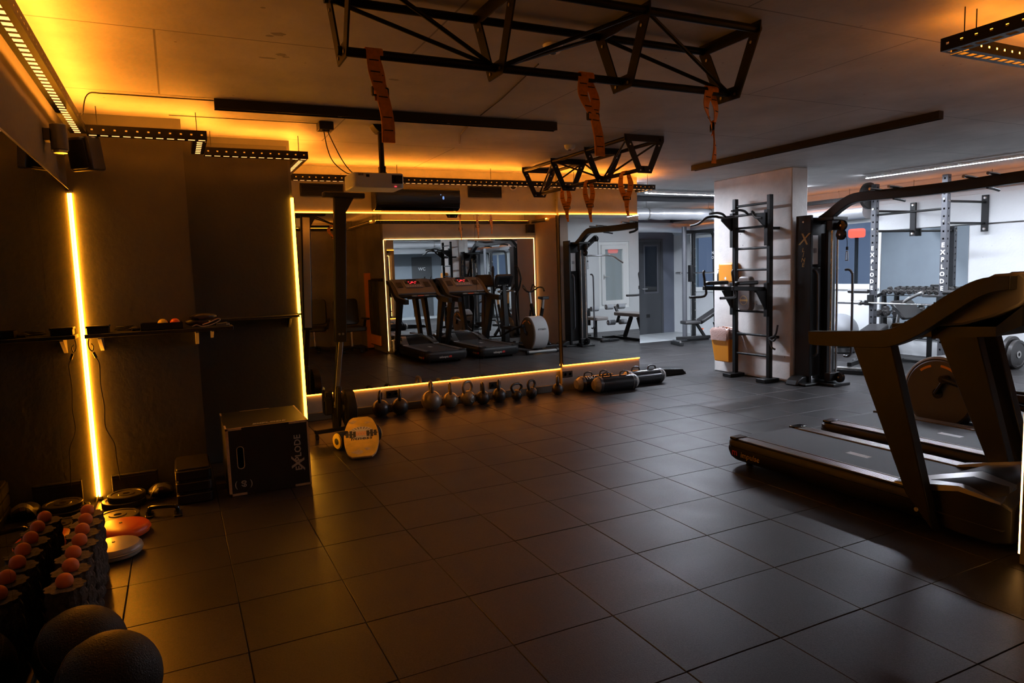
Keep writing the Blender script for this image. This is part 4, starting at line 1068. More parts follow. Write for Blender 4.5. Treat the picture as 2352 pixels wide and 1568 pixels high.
# sling straps
def strap(p0, axis, a_half, b_half, low, label, twist=0.0, spread=.05):
    """p0: top of the bar; strands a and b join at the buckle, then one wide tongue down to low"""
    p0 = Vector(p0); ax = Vector(axis).normalized(); low = Vector(low)
    t = thing('sling_strap', label, 'strap', tuple(p0), 0, 'orange sling straps on the trusses')
    w_ = .055
    side = Vector((0,0,1)).cross(ax)
    r = .023
    # wrap round the bar
    wrap = [p0+Vector((0,0,-.019))+side*r*math.cos(th)+Vector((0,0,r*math.sin(th))) for th in [math.radians(-20+220*i/14) for i in range(15)]]
    G().ribbon(wrap, ax*(w_*1.25), .005).build('bar_wrap', 'strap', t)
    bk = p0+(low-p0)*a_half
    stq = []
    for k, s in enumerate((-1, 1)):
        st = p0+side*r*s*.98+Vector((0,0,-.022))+ax*spread*.35*s
        md = (st+bk)/2+ax*spread*s*.5+side*.012*s
        end = bk+side*.004*s+(low-p0)*(0 if s < 0 else b_half)
        pts = smooth_path([st, md, end], 8)
        ws = [(ax*math.cos(twist*i/len(pts))+side*math.sin(twist*i/len(pts)))*w_ for i in range(len(pts))]
        G().ribbon(pts, ws, .0035).build('strand', 'strap', t)
        stq.append((pts, ws))
    pts = smooth_path([bk+Vector((0,0,.03)), bk+(low-bk)*.5+ax*.012, low], 8)
    ws = [(ax*math.cos(twist)+side*math.sin(twist)*(1-i/len(pts)))*w_ for i in range(len(pts))]
    G().ribbon(pts, ws, .008).build('loop_tail', 'strap', t)
    stq.append((pts, ws))
    for pts, ws in stq:
        for f_ in (.22, .5, .8):
            i = int(f_*(len(pts)-1)); p = pts[i]; d = (pts[min(i+1,len(pts)-1)]-pts[max(0,i-1)]).normalized(); nn = d.cross(ws[i]).normalized()
            for sg in (-1, 1):
                G().bar(p-ws[i]*.36+nn*sg*.0046, p+ws[i]*.36+nn*sg*.0046, .004, .0012, up=nn).build('stitch', 'stitch', t)
    wv = stq[2][1][0]/2*1.25
    G().frame([(-.028,-.018),(.028,-.018),(.028,.018),(-.028,.018)], [(-.021,-.01),(.021,-.01),(.021,.01),(-.021,.01)], 'y', -.006, .006)
    g = G(); h = Vector((0,0,.016))
    q = [bk-wv-h, bk+wv-h, bk+wv+h, bk-wv+h]
    for i in range(4): g.bar(q[i], q[(i+1) % 4], .006, .012, up=tuple(wv.cross(h)))
    g.build('buckle', 'black', t)
    return t
zb = 2.45+.019
strap((.79, 2.82, zb), (1,0,0), .45, .1, (.83, 2.80, 2.10), 'orange sling strap at the left end of the near truss', .2, .02)
strap((1.80, 2.82, zb), (1,0,0), .52, .05, (1.86, 2.80, 2.09), 'orange sling strap in the middle of the near truss', .2, .07)
strap((2.56, 2.82, zb), (1,0,0), .52, .1, (2.60, 2.84, 2.09), 'orange sling strap at the right end of the near truss', 1.0, .08)
strap((3.93, 6.62, zb), (0,1,0), .60, .08, (3.95, 6.60, 2.08), 'orange sling strap at the mirror end of the far truss', 1.1, .05)
strap((3.93, 6.15, zb), (0,1,0), .60, .08, (3.95, 6.13, 2.04), 'orange sling strap in the middle of the far truss', 1.1, .05)
strap((3.93, 5.50, zb), (0,1,0), .60, .08, (3.95, 5.48, 2.05), 'orange sling strap at the column end of the far truss', 1.1, .07)

# ================================================================ CARDIO ROW
def treadmill(xc, label, grp='treadmills facing the lit mirror'):
    t = thing('treadmill', label, 'treadmill', (xc, 4.03, 0), 0, grp)
    T = lambda y: 4.03-y          # local y grows towards the console
    HW = .40
    # lower deck body with rounded rear corners
    def ring(z, k, w):
        return [(xc+x, T(y), z) for x, y in rrect(-w, w, k, 1.62, .085, 5)]
    G().loft([ring(.045,.03,HW-.035), ring(.07,.012,HW-.012), ring(.12,0,HW), ring(.15,0,HW)]).build('deck_body', 'plastic', t, smooth=40)
    G().loft([ring(.152,.004,HW-.004), ring(.185,.004,HW-.004), ring(.200,.016,HW-.016)]).build('deck_cover', 'plastic2', t, smooth=40)
    for s in (-1, 1):
        # grooved side rail
        a, b = xc+s*.275, xc+s*.378
        r = G().box(min(a,b), max(a,b), T(1.50), T(.11), .200, .212).build('side_rail', 'plastic', t, bevel=.003)
        for i in range(6):
            x = a+(b-a)*(.12+.76*i/5); G().box(x-.0035, x+.0035, T(1.49), T(.12), .2118, .2150).build('groove_rib', 'alu', r)
        G().box(xc+s*.268-.004, xc+s*.268+.004, T(1.50), T(.10), .205, .217).build('rail_edge', 'ironsilver', t)
        G().prism([(xc+s*.265, T(.0)-.035),(xc+s*.385, T(0)-.045),(xc+s*.385, T(.12)),(xc+s*.265, T(.12))] if s > 0 else [(xc+s*.385, T(0)-.045),(xc+s*.265, T(0)-.035),(xc+s*.265, T(.12)),(xc+s*.385, T(.12))], 'z', .2005, .222).build('rear_cap', 'black_gloss', t, bevel=.008)
        # post: slanted, foot forward
        px0, px1 = (xc+s*.385, xc+s*.452) if s > 0 else (xc-.452, xc-.385)
        G().prism([(T(1.70),.02),(T(1.53),.20),(T(1.16),1.05),(T(1.42),1.06),(T(1.655),.20)], 'x', px0, px1).build('upright', 'plastic', t, bevel=.006)
        G().lathe([(.001,-.004),(.012,-.004),(.014,0),(.014,.004),(.001,.004)], (xc+s*.452, T(1.60), .12), 12, 'x').build('bolt', 'alu', t)
        # hand rail arm
        top = [(3.196,1.10),(2.79,1.128),(2.607,1.155),(2.453,1.245),(2.287,1.36),(2.133,1.44),(1.985,1.455)]
        bot = [(1.985,1.385),(2.109,1.355),(2.283,1.242),(2.449,1.124),(2.604,1.05),(2.744,1.03),(3.146,1.012),(3.19,1.03)]
        tp = [(p.x, p.y) for p in smooth_path([(a_, b_, 0) for a_, b_ in top], 4)]
        bt = [(p.x, p.y) for p in smooth_path([(a_, b_, 0) for a_, b_ in bot], 4)]
        ax0, ax1 = (xc+s*.385, xc+s*.455) if s > 0 else (xc-.455, xc-.385)
        # side strip built as a quad ribbon to stay clean
        g = G(); n = 28
        def at(pl, k):
            q = k*(len(pl)-1); i = min(int(q), len(pl)-2); f_ = q-i
            return (pl[i][0]*(1-f_)+pl[i+1][0]*f_, pl[i][1]*(1-f_)+pl[i+1][1]*f_)
        rings = []
        for i in range(n+1):
            u_ = at(tp, i/n); l_ = at(bt, 1-i/n)
            rings.append([(ax0, l_[0], l_[1]), (ax1, l_[0], l_[1]), (ax1, u_[0], u_[1]), (ax0, u_[0], u_[1])])
        g.loft(rings).build('hand_rail', 'plastic', t, bevel=.012, smooth=45)
        # silver foot trim
        G().loft([[(xc+s*.25,T(1.40),.212),(xc+s*.36,T(1.40),.212),(xc+s*.36,T(1.40),.222),(xc+s*.25,T(1.40),.222)],
                  [(xc+s*.22,T(1.60),.262),(xc+s*.384,T(1.60),.222),(xc+s*.384,T(1.60),.262),(xc+s*.22,T(1.60),.292)],
                  [(xc+s*.18,T(1.80),.325),(xc+s*.403,T(1.80),.275),(xc+s*.403,T(1.80),.305),(xc+s*.18,T(1.80),.352)],
                  [(xc+s*.22,T(2.0),.315),(xc+s*.405,T(2.02),.262),(xc+s*.405,T(2.02),.275),(xc+s*.22,T(2.0),.333)]]).build('silver_trim', 'alu', t, smooth=50)
    G().box(xc-.263, xc+.263, T(1.50), T(.06), .2005, .209).build('belt', 'belt', t, bevel=.003)
    for i in range(5): G().box(xc-.03+i*.012, xc-.023+i*.012, T(.95)-.02, T(.80), .209, .2094).build('belt_print', 'print_white', t)
    # motor hood
    def hood(y, z0, z1, w): return [(xc-w,T(y),z0),(xc+w,T(y),z0),(xc+w,T(y),z1*.86),(xc+w*.85,T(y),z1),(xc-w*.85,T(y),z1),(xc-w,T(y),z1*.86)]
    G().loft([hood(1.48,.06,.215,.30), hood(1.60,.04,.275,.378), hood(1.80,.035,.335,.40), hood(1.98,.035,.325,.40), hood(2.06,.05,.27,.36)]).build('motor_hood', 'plastic', t, smooth=40, bevel=.01)
    G().box(xc-.403, xc+.403, T(2.03), T(1.62), .118, .124).build('hood_seam', 'plastic2', t, bevel=.002)
    # console
    def sec(y, z0, z1, w): return [(xc-w,T(y),z0),(xc+w,T(y),z0),(xc+w,T(y),z1),(xc-w,T(y),z1)]
    G().loft([sec(1.50,1.175,1.20,.384), sec(1.60,1.17,1.275,.384), sec(1.78,1.19,1.385,.384), sec(1.93,1.24,1.462,.384), sec(2.05,1.30,1.470,.384), sec(2.08,1.33,1.44,.37)]).build('console', 'console', t, smooth=35, bevel=.012)
    # display facing the runner: plane between (y1.62,z1.29) and (y1.92,z1.459)
    A_, B_ = Vector((xc, T(1.625), 1.300)), Vector((xc, T(1.90), 1.452)); ud = (B_-A_).normalized(); nd_ = Vector((1,0,0)).cross(ud)
    if nd_.y < 0: nd_ = -nd_
    def cpt(x, v, h): return A_+Vector((-x,0,0))+ud*v+nd_*h
    def cslab(x0, x1, v0, v1, h0, h1, name, m_, par=t):
        g = G(); q = [(x0,v0),(x1,v0),(x1,v1),(x0,v1)]
        g.add([cpt(*p, h0) for p in q]+[cpt(*p, h1) for p in q], [(3,2,1,0),(4,5,6,7),(0,1,5,4),(1,2,6,5),(2,3,7,6),(3,0,4,7)]); return g.build(name, m_, par, bevel=.003)
    ds = cslab(-.175, .175, .01, .275, .001, .010, 'display_panel', 'pad')
    cslab(-.15, .15, .13, .245, .0101, .012, 'screen', 'darkglass', ds)
    for (x, v, s_) in ((-.07,.215,'888'),(0,.215,'88:8'),(.07,.215,'88'),(0,.185,'88888'),(-.045,.155,'88'),(.05,.155,'888')):
        text('red_digits', s_, .026, cpt(x, v, .0125), (-1,0,0), ud, 'red_led', ds)
    for i in range(6): cslab(-.14+i*.05, -.115+i*.05, .05, .065, .0101, .0125, 'button', 'print', ds)
    for s in (-1, 1):
        cslab(s*.28-.055, s*.28+.055, .03, .22, .0015, .006, 'cup_recess', 'black', ds)
    cslab(-.10, .10, .272, .292, .004, .03, 'tablet_ledge', 'black')
    G().tube(smooth_path([(xc-.37,T(1.46),1.13),(xc-.2,T(1.36),1.145),(xc,T(1.33),1.15),(xc+.2,T(1.36),1.145),(xc+.37,T(1.46),1.13)],5), .03, 12).build('grip_bar', 'plastic', t)
    for s in (-1, 1): G().box(xc+s*.12-.05, xc+s*.12+.05, T(1.33)-.004, T(1.30), 1.14, 1.165).build('pulse_plate', 'ironsilver', t, bevel=.004)
    G().box(xc-.06, xc+.06, T(1.30)-.002, T(1.295), 1.145, 1.160).build('stop_key', 'red_rubber', t)
    # underside tray
    G().loft([sec(1.60,1.10,1.169,.36), sec(1.95,1.14,1.19,.38), sec(2.06,1.2,1.3,.36)]).build('console_underside', 'black', t, smooth=0)
    # lettering on the flank and rear
    text('lettering', 'impulse', .062, (xc-.4003, T(.27), .105), (0,-1,0), (0,0,1), 'print_gold', t, shear=.12)
    text('lettering', 'm', .075, (xc-.4003, T(.115), .112), (0,-1,0), (0,0,1), 'print_red', t, bold=.001)
    text('lettering', 'impulse', .055, (xc-.06, T(-.0005), .110), (-1,0,0), (0,0,1), 'print', t, shear=.12)
    text('lettering', 'm', .07, (xc+.06, T(-.0005), .115), (-1,0,0), (0,0,1), 'print_red', t, bold=.001)
    for s in (-1, 1):
        G().cyl((xc+s*.28,T(.15),0),(xc+s*.28,T(.15),.048),.025,n=12).build('foot', 'black', t); G().cyl((xc+s*.28-.02,T(1.9),.04),(xc+s*.28+.02,T(1.9),.04),.04,n=14).build('wheel', 'black', t)
    return t
treadmill(4.185, 'nearest black treadmill, in the foreground at the right')
treadmill(5.22, 'second black treadmill, beyond the nearest one')

# elliptical trainer
t = thing('elliptical_trainer', 'elliptical trainer with a big round flywheel drum beyond the treadmills', 'elliptical', (6.1, 3.2, 0))
c = (6.09, 3.70, .37)
G().lathe([(.001,-.155),(.285,-.155),(.30,-.14),(.30,.14),(.285,.155),(.001,.155)], c, 48, 'x').build('flywheel_drum', 'drum', t)
# pale curved shell over the rear and top of the drum
rings = []
for i in range(25):
    a = math.radians(-60+200*i/24)
    rr = [.302, .325]
    d_ = Vector((0, math.cos(a), math.sin(a)))
    rings.append([Vector(c)+d_*rr[0]+Vector((-.15,0,0)), Vector(c)+d_*rr[0]+Vector((.15,0,0)), Vector(c)+d_*rr[1]+Vector((.14,0,0)), Vector(c)+d_*rr[1]+Vector((-.14,0,0))])
G().loft(rings).build('shell', 'shell', t, bevel=.006)
text('lettering', 'xterra', .07, (6.09, 3.70+.328, .47), (-1,0,0), (0,0,1), 'print_dark', t)
for s in (-1, 1):
    x = c[0]+s*.157
    G().lathe([(.001,0),(.045,0),(.045,s*.006),(.001,s*.006)], (x, c[1], c[2]), 20, 'x').build('hub_cap', 'black', t)
    for a0, a1 in ((50, 75), (95, 135)):
        rg = []
        for i in range(9):
            a = math.radians(a0+(a1-a0)*i/8); d_ = Vector((0, math.cos(a), math.sin(a)))
            p0, p1 = Vector((x,c[1],c[2]))+d_*.235, Vector((x,c[1],c[2]))+d_*.255
            rg.append([p0, p1, p1+Vector((s*.003,0,0)), p0+Vector((s*.003,0,0))])
        G().loft(rg).build('orange_mark', 'orange', t)
    # crank arm and pedal bar towards the front
    th = .9 if s < 0 else -2.2
    kx = x+s*.03
    piv = Vector((kx, c[1]-.10*math.cos(th)-.02, c[2]+.17*math.sin(th)*.6+.06))
    G().bar((kx,c[1],c[2]), piv, .04, .03).build('crank_arm', 'black', t, bevel=.008)
    G().cyl(piv-Vector((s*.02,0,0)), piv+Vector((s*.045,0,0)), .035, n=16).build('crank_joint', 'plastic', t)
    fr = Vector((kx+s*.03, 2.66, .26)); bk_ = piv+Vector((s*.03,0,0))
    G().tube([bk_, (bk_+fr)/2+Vector((0,0,.02)), fr], .024, 10).build('pedal_bar', 'black', t)
    pd = (bk_*.45+fr*.55)+Vector((0,0,.045))
    G().prism(rrect(pd.x-.075, pd.x+.075, pd.y-.19, pd.y+.19, .05), 'z', pd.z, pd.z+.02).build('foot_plate', 'plastic', t, bevel=.004)
    G().frame(rrect(pd.x-.08, pd.x+.08, pd.y-.195, pd.y+.195, .05), rrect(pd.x-.068, pd.x+.068, pd.y-.183, pd.y+.183, .045), 'z', pd.z+.015, pd.z+.06).build('foot_rim', 'plastic', t)
    # moving handle
    G().tube(smooth_path([fr, (kx+s*.04,2.55,.6), (kx+s*.06,2.47,1.0), (kx+s*.10,2.56,1.22), (kx+s*.12,2.60,1.42), (kx+s*.10,2.52,1.62), (kx+s*.06,2.46,1.66)],5), .018, 10).build('moving_handle', 'black', t)
    G().tube(smooth_path([(kx+s*.12,2.60,1.36),(kx+s*.125,2.60,1.42),(kx+s*.10,2.52,1.62)],6), .022, 10).build('foam_grip', 'vinyl', t)
G().box(6.02, 6.16, 2.25, 3.75, .05, .11).build('base_rail', 'plastic', t, bevel=.015)
G().cyl((5.78,3.99,.045),(6.42,3.99,.045),.03,n=16).build('rear_stabiliser', 'alu', t); G().bar((6.09,3.95,.05),(6.09,3.70,.08),.10,.05).build('rear_link', 'plastic', t)
for x in (5.78, 6.42): G().cyl((x-.02,3.99,.045),(x+.02,3.99,.045),.042,n=16).build('end_cap', 'black', t)
G().cyl((5.82,2.28,.045),(6.36,2.28,.045),.03,n=16).build('front_stabiliser', 'plastic', t)
for x in (5.82, 6.36): G().cyl((x-.02,2.28,.045),(x+.02,2.28,.045),.044,n=16).build('wheel', 'black', t)
G().loft([[(6.09+a*.06,2.42+b*.09,z+0) for a,b in ((-1,-1),(1,-1),(1,1),(-1,1))] for z in (.10,.5)]+[[(6.09+a*.045,2.38+b*.06,1.28) for a,b in ((-1,-1),(1,-1),(1,1),(-1,1))]]).build('mast', 'plastic', t, bevel=.015)
q = Matrix.Translation((6.09,2.40,1.36)) @ Matrix.Rotation(math.radians(-32),4,'X')
g = G().prism(rrect(-.19,.19,-.14,.15,.04), 'y', -.035, .035); g.v = [tuple(q @ Vector(v)) for v in g.v]; cs = g.build('console', 'plastic2', t, bevel=.01)
g = G().prism(rrect(-.12,.12,-.03,.11,.01), 'y', .0355, .038); g.v = [tuple(q @ Vector(v)) for v in g.v]; g.build('screen', 'darkglass', cs)
for i in range(5):
    g = G().box(-.12+i*.05,-.085+i*.05,.0355,.039,-.09,-.07); g.v = [tuple(q @ Vector(v)) for v in g.v]; g.build('button', 'print', cs)
G().tube(smooth_path([(5.93,2.60,1.14),(5.92,2.50,1.15),(6.0,2.43,1.16),(6.18,2.43,1.16),(6.26,2.50,1.15),(6.25,2.60,1.14)],5), .017, 10).build('fixed_handle', 'alu', t)

# spin bike
t = thing('spin_bike', 'black spin bike with drop handlebars in the lit corner', 'exercise bike', (6.680, 2.85, 0))
G().bar((6.470,3.25,.04),(6.890,3.25,.04),.07,.04).build('rear_foot', 'black', t, bevel=.008); G().bar((6.470,2.30,.04),(6.890,2.30,.04),.07,.04).build('front_foot', 'black', t, bevel=.008)
for x in (6.490, 6.870):
    for y in (3.25, 2.30): G().cyl((x,y,0),(x,y,.022),.018,n=10).build('leveller', 'plastic', t)
G().bar((6.680,3.25,.06),(6.680,2.72,.42),.05,.06).bar((6.680,2.72,.42),(6.680,2.32,.06),.05,.06).build('lower_frame', 'black', t, bevel=.008)
G().bar((6.680,2.80,.36),(6.680,2.98,.80),.05,.07).build('seat_tube', 'black', t, bevel=.008); G().bar((6.680,2.97,.78),(6.680,3.02,.98),.035,.05).build('seat_post', 'alu', t)
G().loft([[(6.680+a*w_,y,1.0+b*.03) for a,b in ((-1,-1),(1,-1),(1,1),(-1,1))] for w_, y in ((.02,2.82),(.03,2.9),(.085,3.04),(.09,3.10),(.07,3.13))]).build('saddle', 'vinyl', t, bevel=.012)
G().bar((6.680,2.72,.42),(6.680,2.48,.86),.05,.07).build('head_tube', 'black', t, bevel=.008); G().bar((6.680,2.48,.84),(6.680,2.43,1.10),.035,.05).build('handle_post', 'alu', t)
G().lathe([(.10,-.012),(.225,-.02),(.235,-.015),(.235,.015),(.225,.02),(.10,.012),(.10,-.012)], (6.680,2.42,.30), 36, 'x').build('flywheel', 'ironsilver', t)
for s in (-1, 1): G().bar((6.680+s*.035,2.42,.30),(6.680+s*.035,2.52,.74),.016,.04).build('fork', 'black', t)
G().cyl((6.630,2.42,.30),(6.730,2.42,.30),.03,n=14).build('axle', 'alu', t)
G().tube(smooth_path([(6.480,2.70,1.13),(6.460,2.60,1.19),(6.510,2.50,1.20),(6.610,2.46,1.13),(6.680,2.44,1.11),(6.750,2.46,1.13),(6.850,2.50,1.20),(6.900,2.60,1.19),(6.880,2.70,1.13)],5), .017, 10).build('handlebar', 'vinyl', t)
G().tube(smooth_path([(6.530,2.42,1.20),(6.560,2.36,1.26),(6.630,2.40,1.14)],5), .015, 8).build('aero_grip', 'vinyl', t); G().tube(smooth_path([(6.830,2.42,1.20),(6.800,2.36,1.26),(6.730,2.40,1.14)],5), .015, 8).build('aero_grip', 'vinyl', t)
G().prism(rrect(2.66,2.98,.26,.42,.07), 'x', 6.720, 6.760).build('chain_guard', 'plastic2', t, bevel=.006)
for s, ph in ((-1, .6), (1, .6+PI)):
    e_ = Vector((6.680+s*.11, 2.80+.16*math.cos(ph), .36+.16*math.sin(ph)))
    G().bar((6.680+s*.10,2.80,.36), e_, .018, .03).build('crank', 'alu', t); G().box(min(e_.x+s*.01,e_.x+s*.10), max(e_.x+s*.01,e_.x+s*.10), e_.y-.05, e_.y+.05, e_.z-.015, e_.z+.015).build('pedal', 'plastic', t, bevel=.006)

# ================================================================ COLUMN: WALL BARS, BIN, DISPENSER, CABLE MACHINE
t = thing('wall_bars', 'black climbing ladder tower on the concrete column with pull-up and dip stations', 'wall bars', (6.98, 6.85, 0))
LX = 6.94
for y in (7.165, 6.555):
    B(LX-.03, LX+.03, y-.028, y+.028, .03, 2.43).build('upright', 'black', t, bevel=.004)
    B(LX-.16, LX+.10, y-.08, y+.08, 0, .05).build('foot', 'black', t, bevel=.008)
    for z in (2.0, .58): G().bar((LX+.03,y,z),(7.088,y,z),.05,.035).build('wall_tie', 'black', t)
for z in (2.328, 2.032, 1.756, 1.473, 1.183, .914, .602, .33): G().cyl((LX,7.138,z),(LX,6.582,z),.016,n=12).build('rung', 'black', t)
# pull-up station
for y, s in ((7.165,1),(6.555,-1)):
    B(LX-.075, LX-.031, y-.03, y+.03, 1.78, 2.24).build('pull_up_plate', 'black', t, bevel=.003)
    G().prism([(LX-.075,2.0),(LX-.075,2.20),(LX-.25,2.19),(LX-.25,2.14)], 'y', y-.012, y+.012).build('pull_up_bracket', 'black', t, bevel=.003)
G().tube(smooth_path([(6.45,7.50,2.10),(6.47,7.36,2.12),(6.52,7.26,2.19),(6.60,7.18,2.20),(6.66,7.10,2.18),(6.66,6.60,2.18),(6.60,6.52,2.20),(6.52,6.44,2.19),(6.47,6.34,2.12),(6.45,6.22,2.10)],5), .017, 10).build('pull_up_bar', 'black', t)
for y in (7.05, 6.65): G().tube(smooth_path([(6.66,y,2.18),(6.60,y,2.22),(6.50,y,2.235),(6.38,y,2.22)],5), .016, 10).build('hammer_grip', 'vinyl', t)
G().tube([(6.70,7.10,2.18),(6.70,6.62,2.18)], .016, 10).build('cross_bar', 'black', t)
# dip station
for y, s in ((7.165,1),(6.555,-1)):
    B(LX-.075, LX-.031, y-.03, y+.03, .86, 1.30).build('dip_plate', 'black', t, bevel=.003)
    G().prism([(LX-.075,.95),(LX-.075,1.20),(LX-.24,1.20)], 'y', y-.014, y+.014).build('dip_gusset', 'black', t, bevel=.003)
    yy = y-.04*s
    G().bar((LX-.06,yy,1.22),(LX-.60,yy,1.25),.05,.055).build('dip_arm', 'black', t, bevel=.006)
    G().prism(rrect(LX-.56,LX-.20,yy-.06,yy+.06,.03), 'z', 1.285, 1.335).build('arm_pad', 'vinyl', t, bevel=.014)
    G().tube(smooth_path([(LX-.56,yy,1.22),(LX-.56,yy,1.17),(LX-.60,yy+.02*s,1.135),(LX-.82,yy+.02*s,1.135)],5), .017, 10).build('dip_handle', 'vinyl', t)
    G().tube(smooth_path([(LX-.58,yy,1.27),(LX-.585,yy,1.36),(LX-.60,yy,1.45),(LX-.585,yy,1.48)],5), .017, 10).build('upright_handle', 'vinyl', t)
rings = []
for x, k in ((LX-.045,.92),(LX-.06,1.0),(LX-.12,1.0),(LX-.14,.93)):
    rings.append([(x, 6.87+p[0]*k, 1.15+p[1]*k) for p in rrect(-.11,.11,-.22,.235,.05,4)])
bp_ = G().loft(rings).build('back_pad', 'pad', t, bevel=.01)
G().lathe([(.056,-.001),(.062,-.001),(.062,.0008),(.056,.0008),(.056,-.001)], (LX-.1408,6.87,1.07), 32, 'x').build('pad_emblem', 'print_gold', bp_)
B(LX-.1418, LX-.1402, 6.80, 6.94, 1.058, 1.082).build('pad_stripe', 'print_gold', bp_)
# knotted bands
G().tube(smooth_path([(LX-.03,7.13,1.9),(LX-.02,7.10,1.2),(LX-.02,7.10,.9),(LX-.03,7.08,.75),(LX-.02,7.10,.62)],5), .003, 6).build('cord', 'black', t)
for k in range(3): G().tube(smooth_path([(LX-.035,6.53,.58),(LX-.05,6.47-.03*k,.55+.08*(k-1)),(LX-.04,6.42-.02*k,.60+.16*(k-1))],4), .012, 8).build('band_end', 'vinyl', t)

t = thing('towel_dispenser', 'orange paper towel dispenser on the column', 'dispenser', (7.05, 7.38, 1.3))
G().prism([(6.965,1.31),(7.0,1.295),(7.089,1.295),(7.089,1.575),(6.985,1.575),(6.965,1.555)], 'y', 7.25, 7.52).build('body', 'orange', t, bevel=.012)
G().lathe([(.001,0),(.018,0),(.020,-.002)], (6.963,7.38,1.36), 14, 'x').build('window', 'print_white', t)
t = thing('soap_bottle', 'brown pump bottle beside the orange dispenser', 'bottle', (7.04, 7.6, 1.27))
G().lathe([(.001,0),(.026,0),(.028,.01),(.028,.13),(.02,.15),(.010,.155),(.010,.175)], (7.05,7.60,1.28), 20).build('bottle', 'vinyl', t); G().cyl((7.05,7.60,1.455),(7.05,7.60,1.48),.004,n=8).bar((7.05,7.62,1.483),(7.05,7.57,1.483),.01,.008).build('pump', 'black', t)
G().box(7.02,7.089,7.565,7.635,1.272,1.279).build('holder', 'alu', t)
t = thing('waste_bin', 'orange waste bin hung on the column', 'bin', (6.98, 7.42, .17))
rings = [[(7.082 if a > 0 else 7.082-dx, 7.42+b*w_, z) for a, b in ((1,-1),(1,1),(-1,1),(-1,-1))] for dx, w_, z in ((.15,.145,.175),(.155,.15,.19),(.20,.185,.58),(.205,.19,.60))]
G().loft(rings).build('bucket', 'orange', t, bevel=.015)
rnd = random.Random(5); rings = []
for i, (z, k) in enumerate(((.50,1.02),(.56,1.05),(.61,1.03),(.64,.96),(.66,.86),(.65,.76))):
    pts = []
    for (x, y) in rrect(-.105,.105,-.19,.19,.05,5):
        j = 1+rnd.uniform(-.05,.05); pts.append((6.975+x*k*j*.98, 7.42+y*k*j, z+rnd.uniform(-.018,.018)))
    rings.append(pts)
G().loft(rings, cap=False).build('liner', 'bag', t, smooth=60)

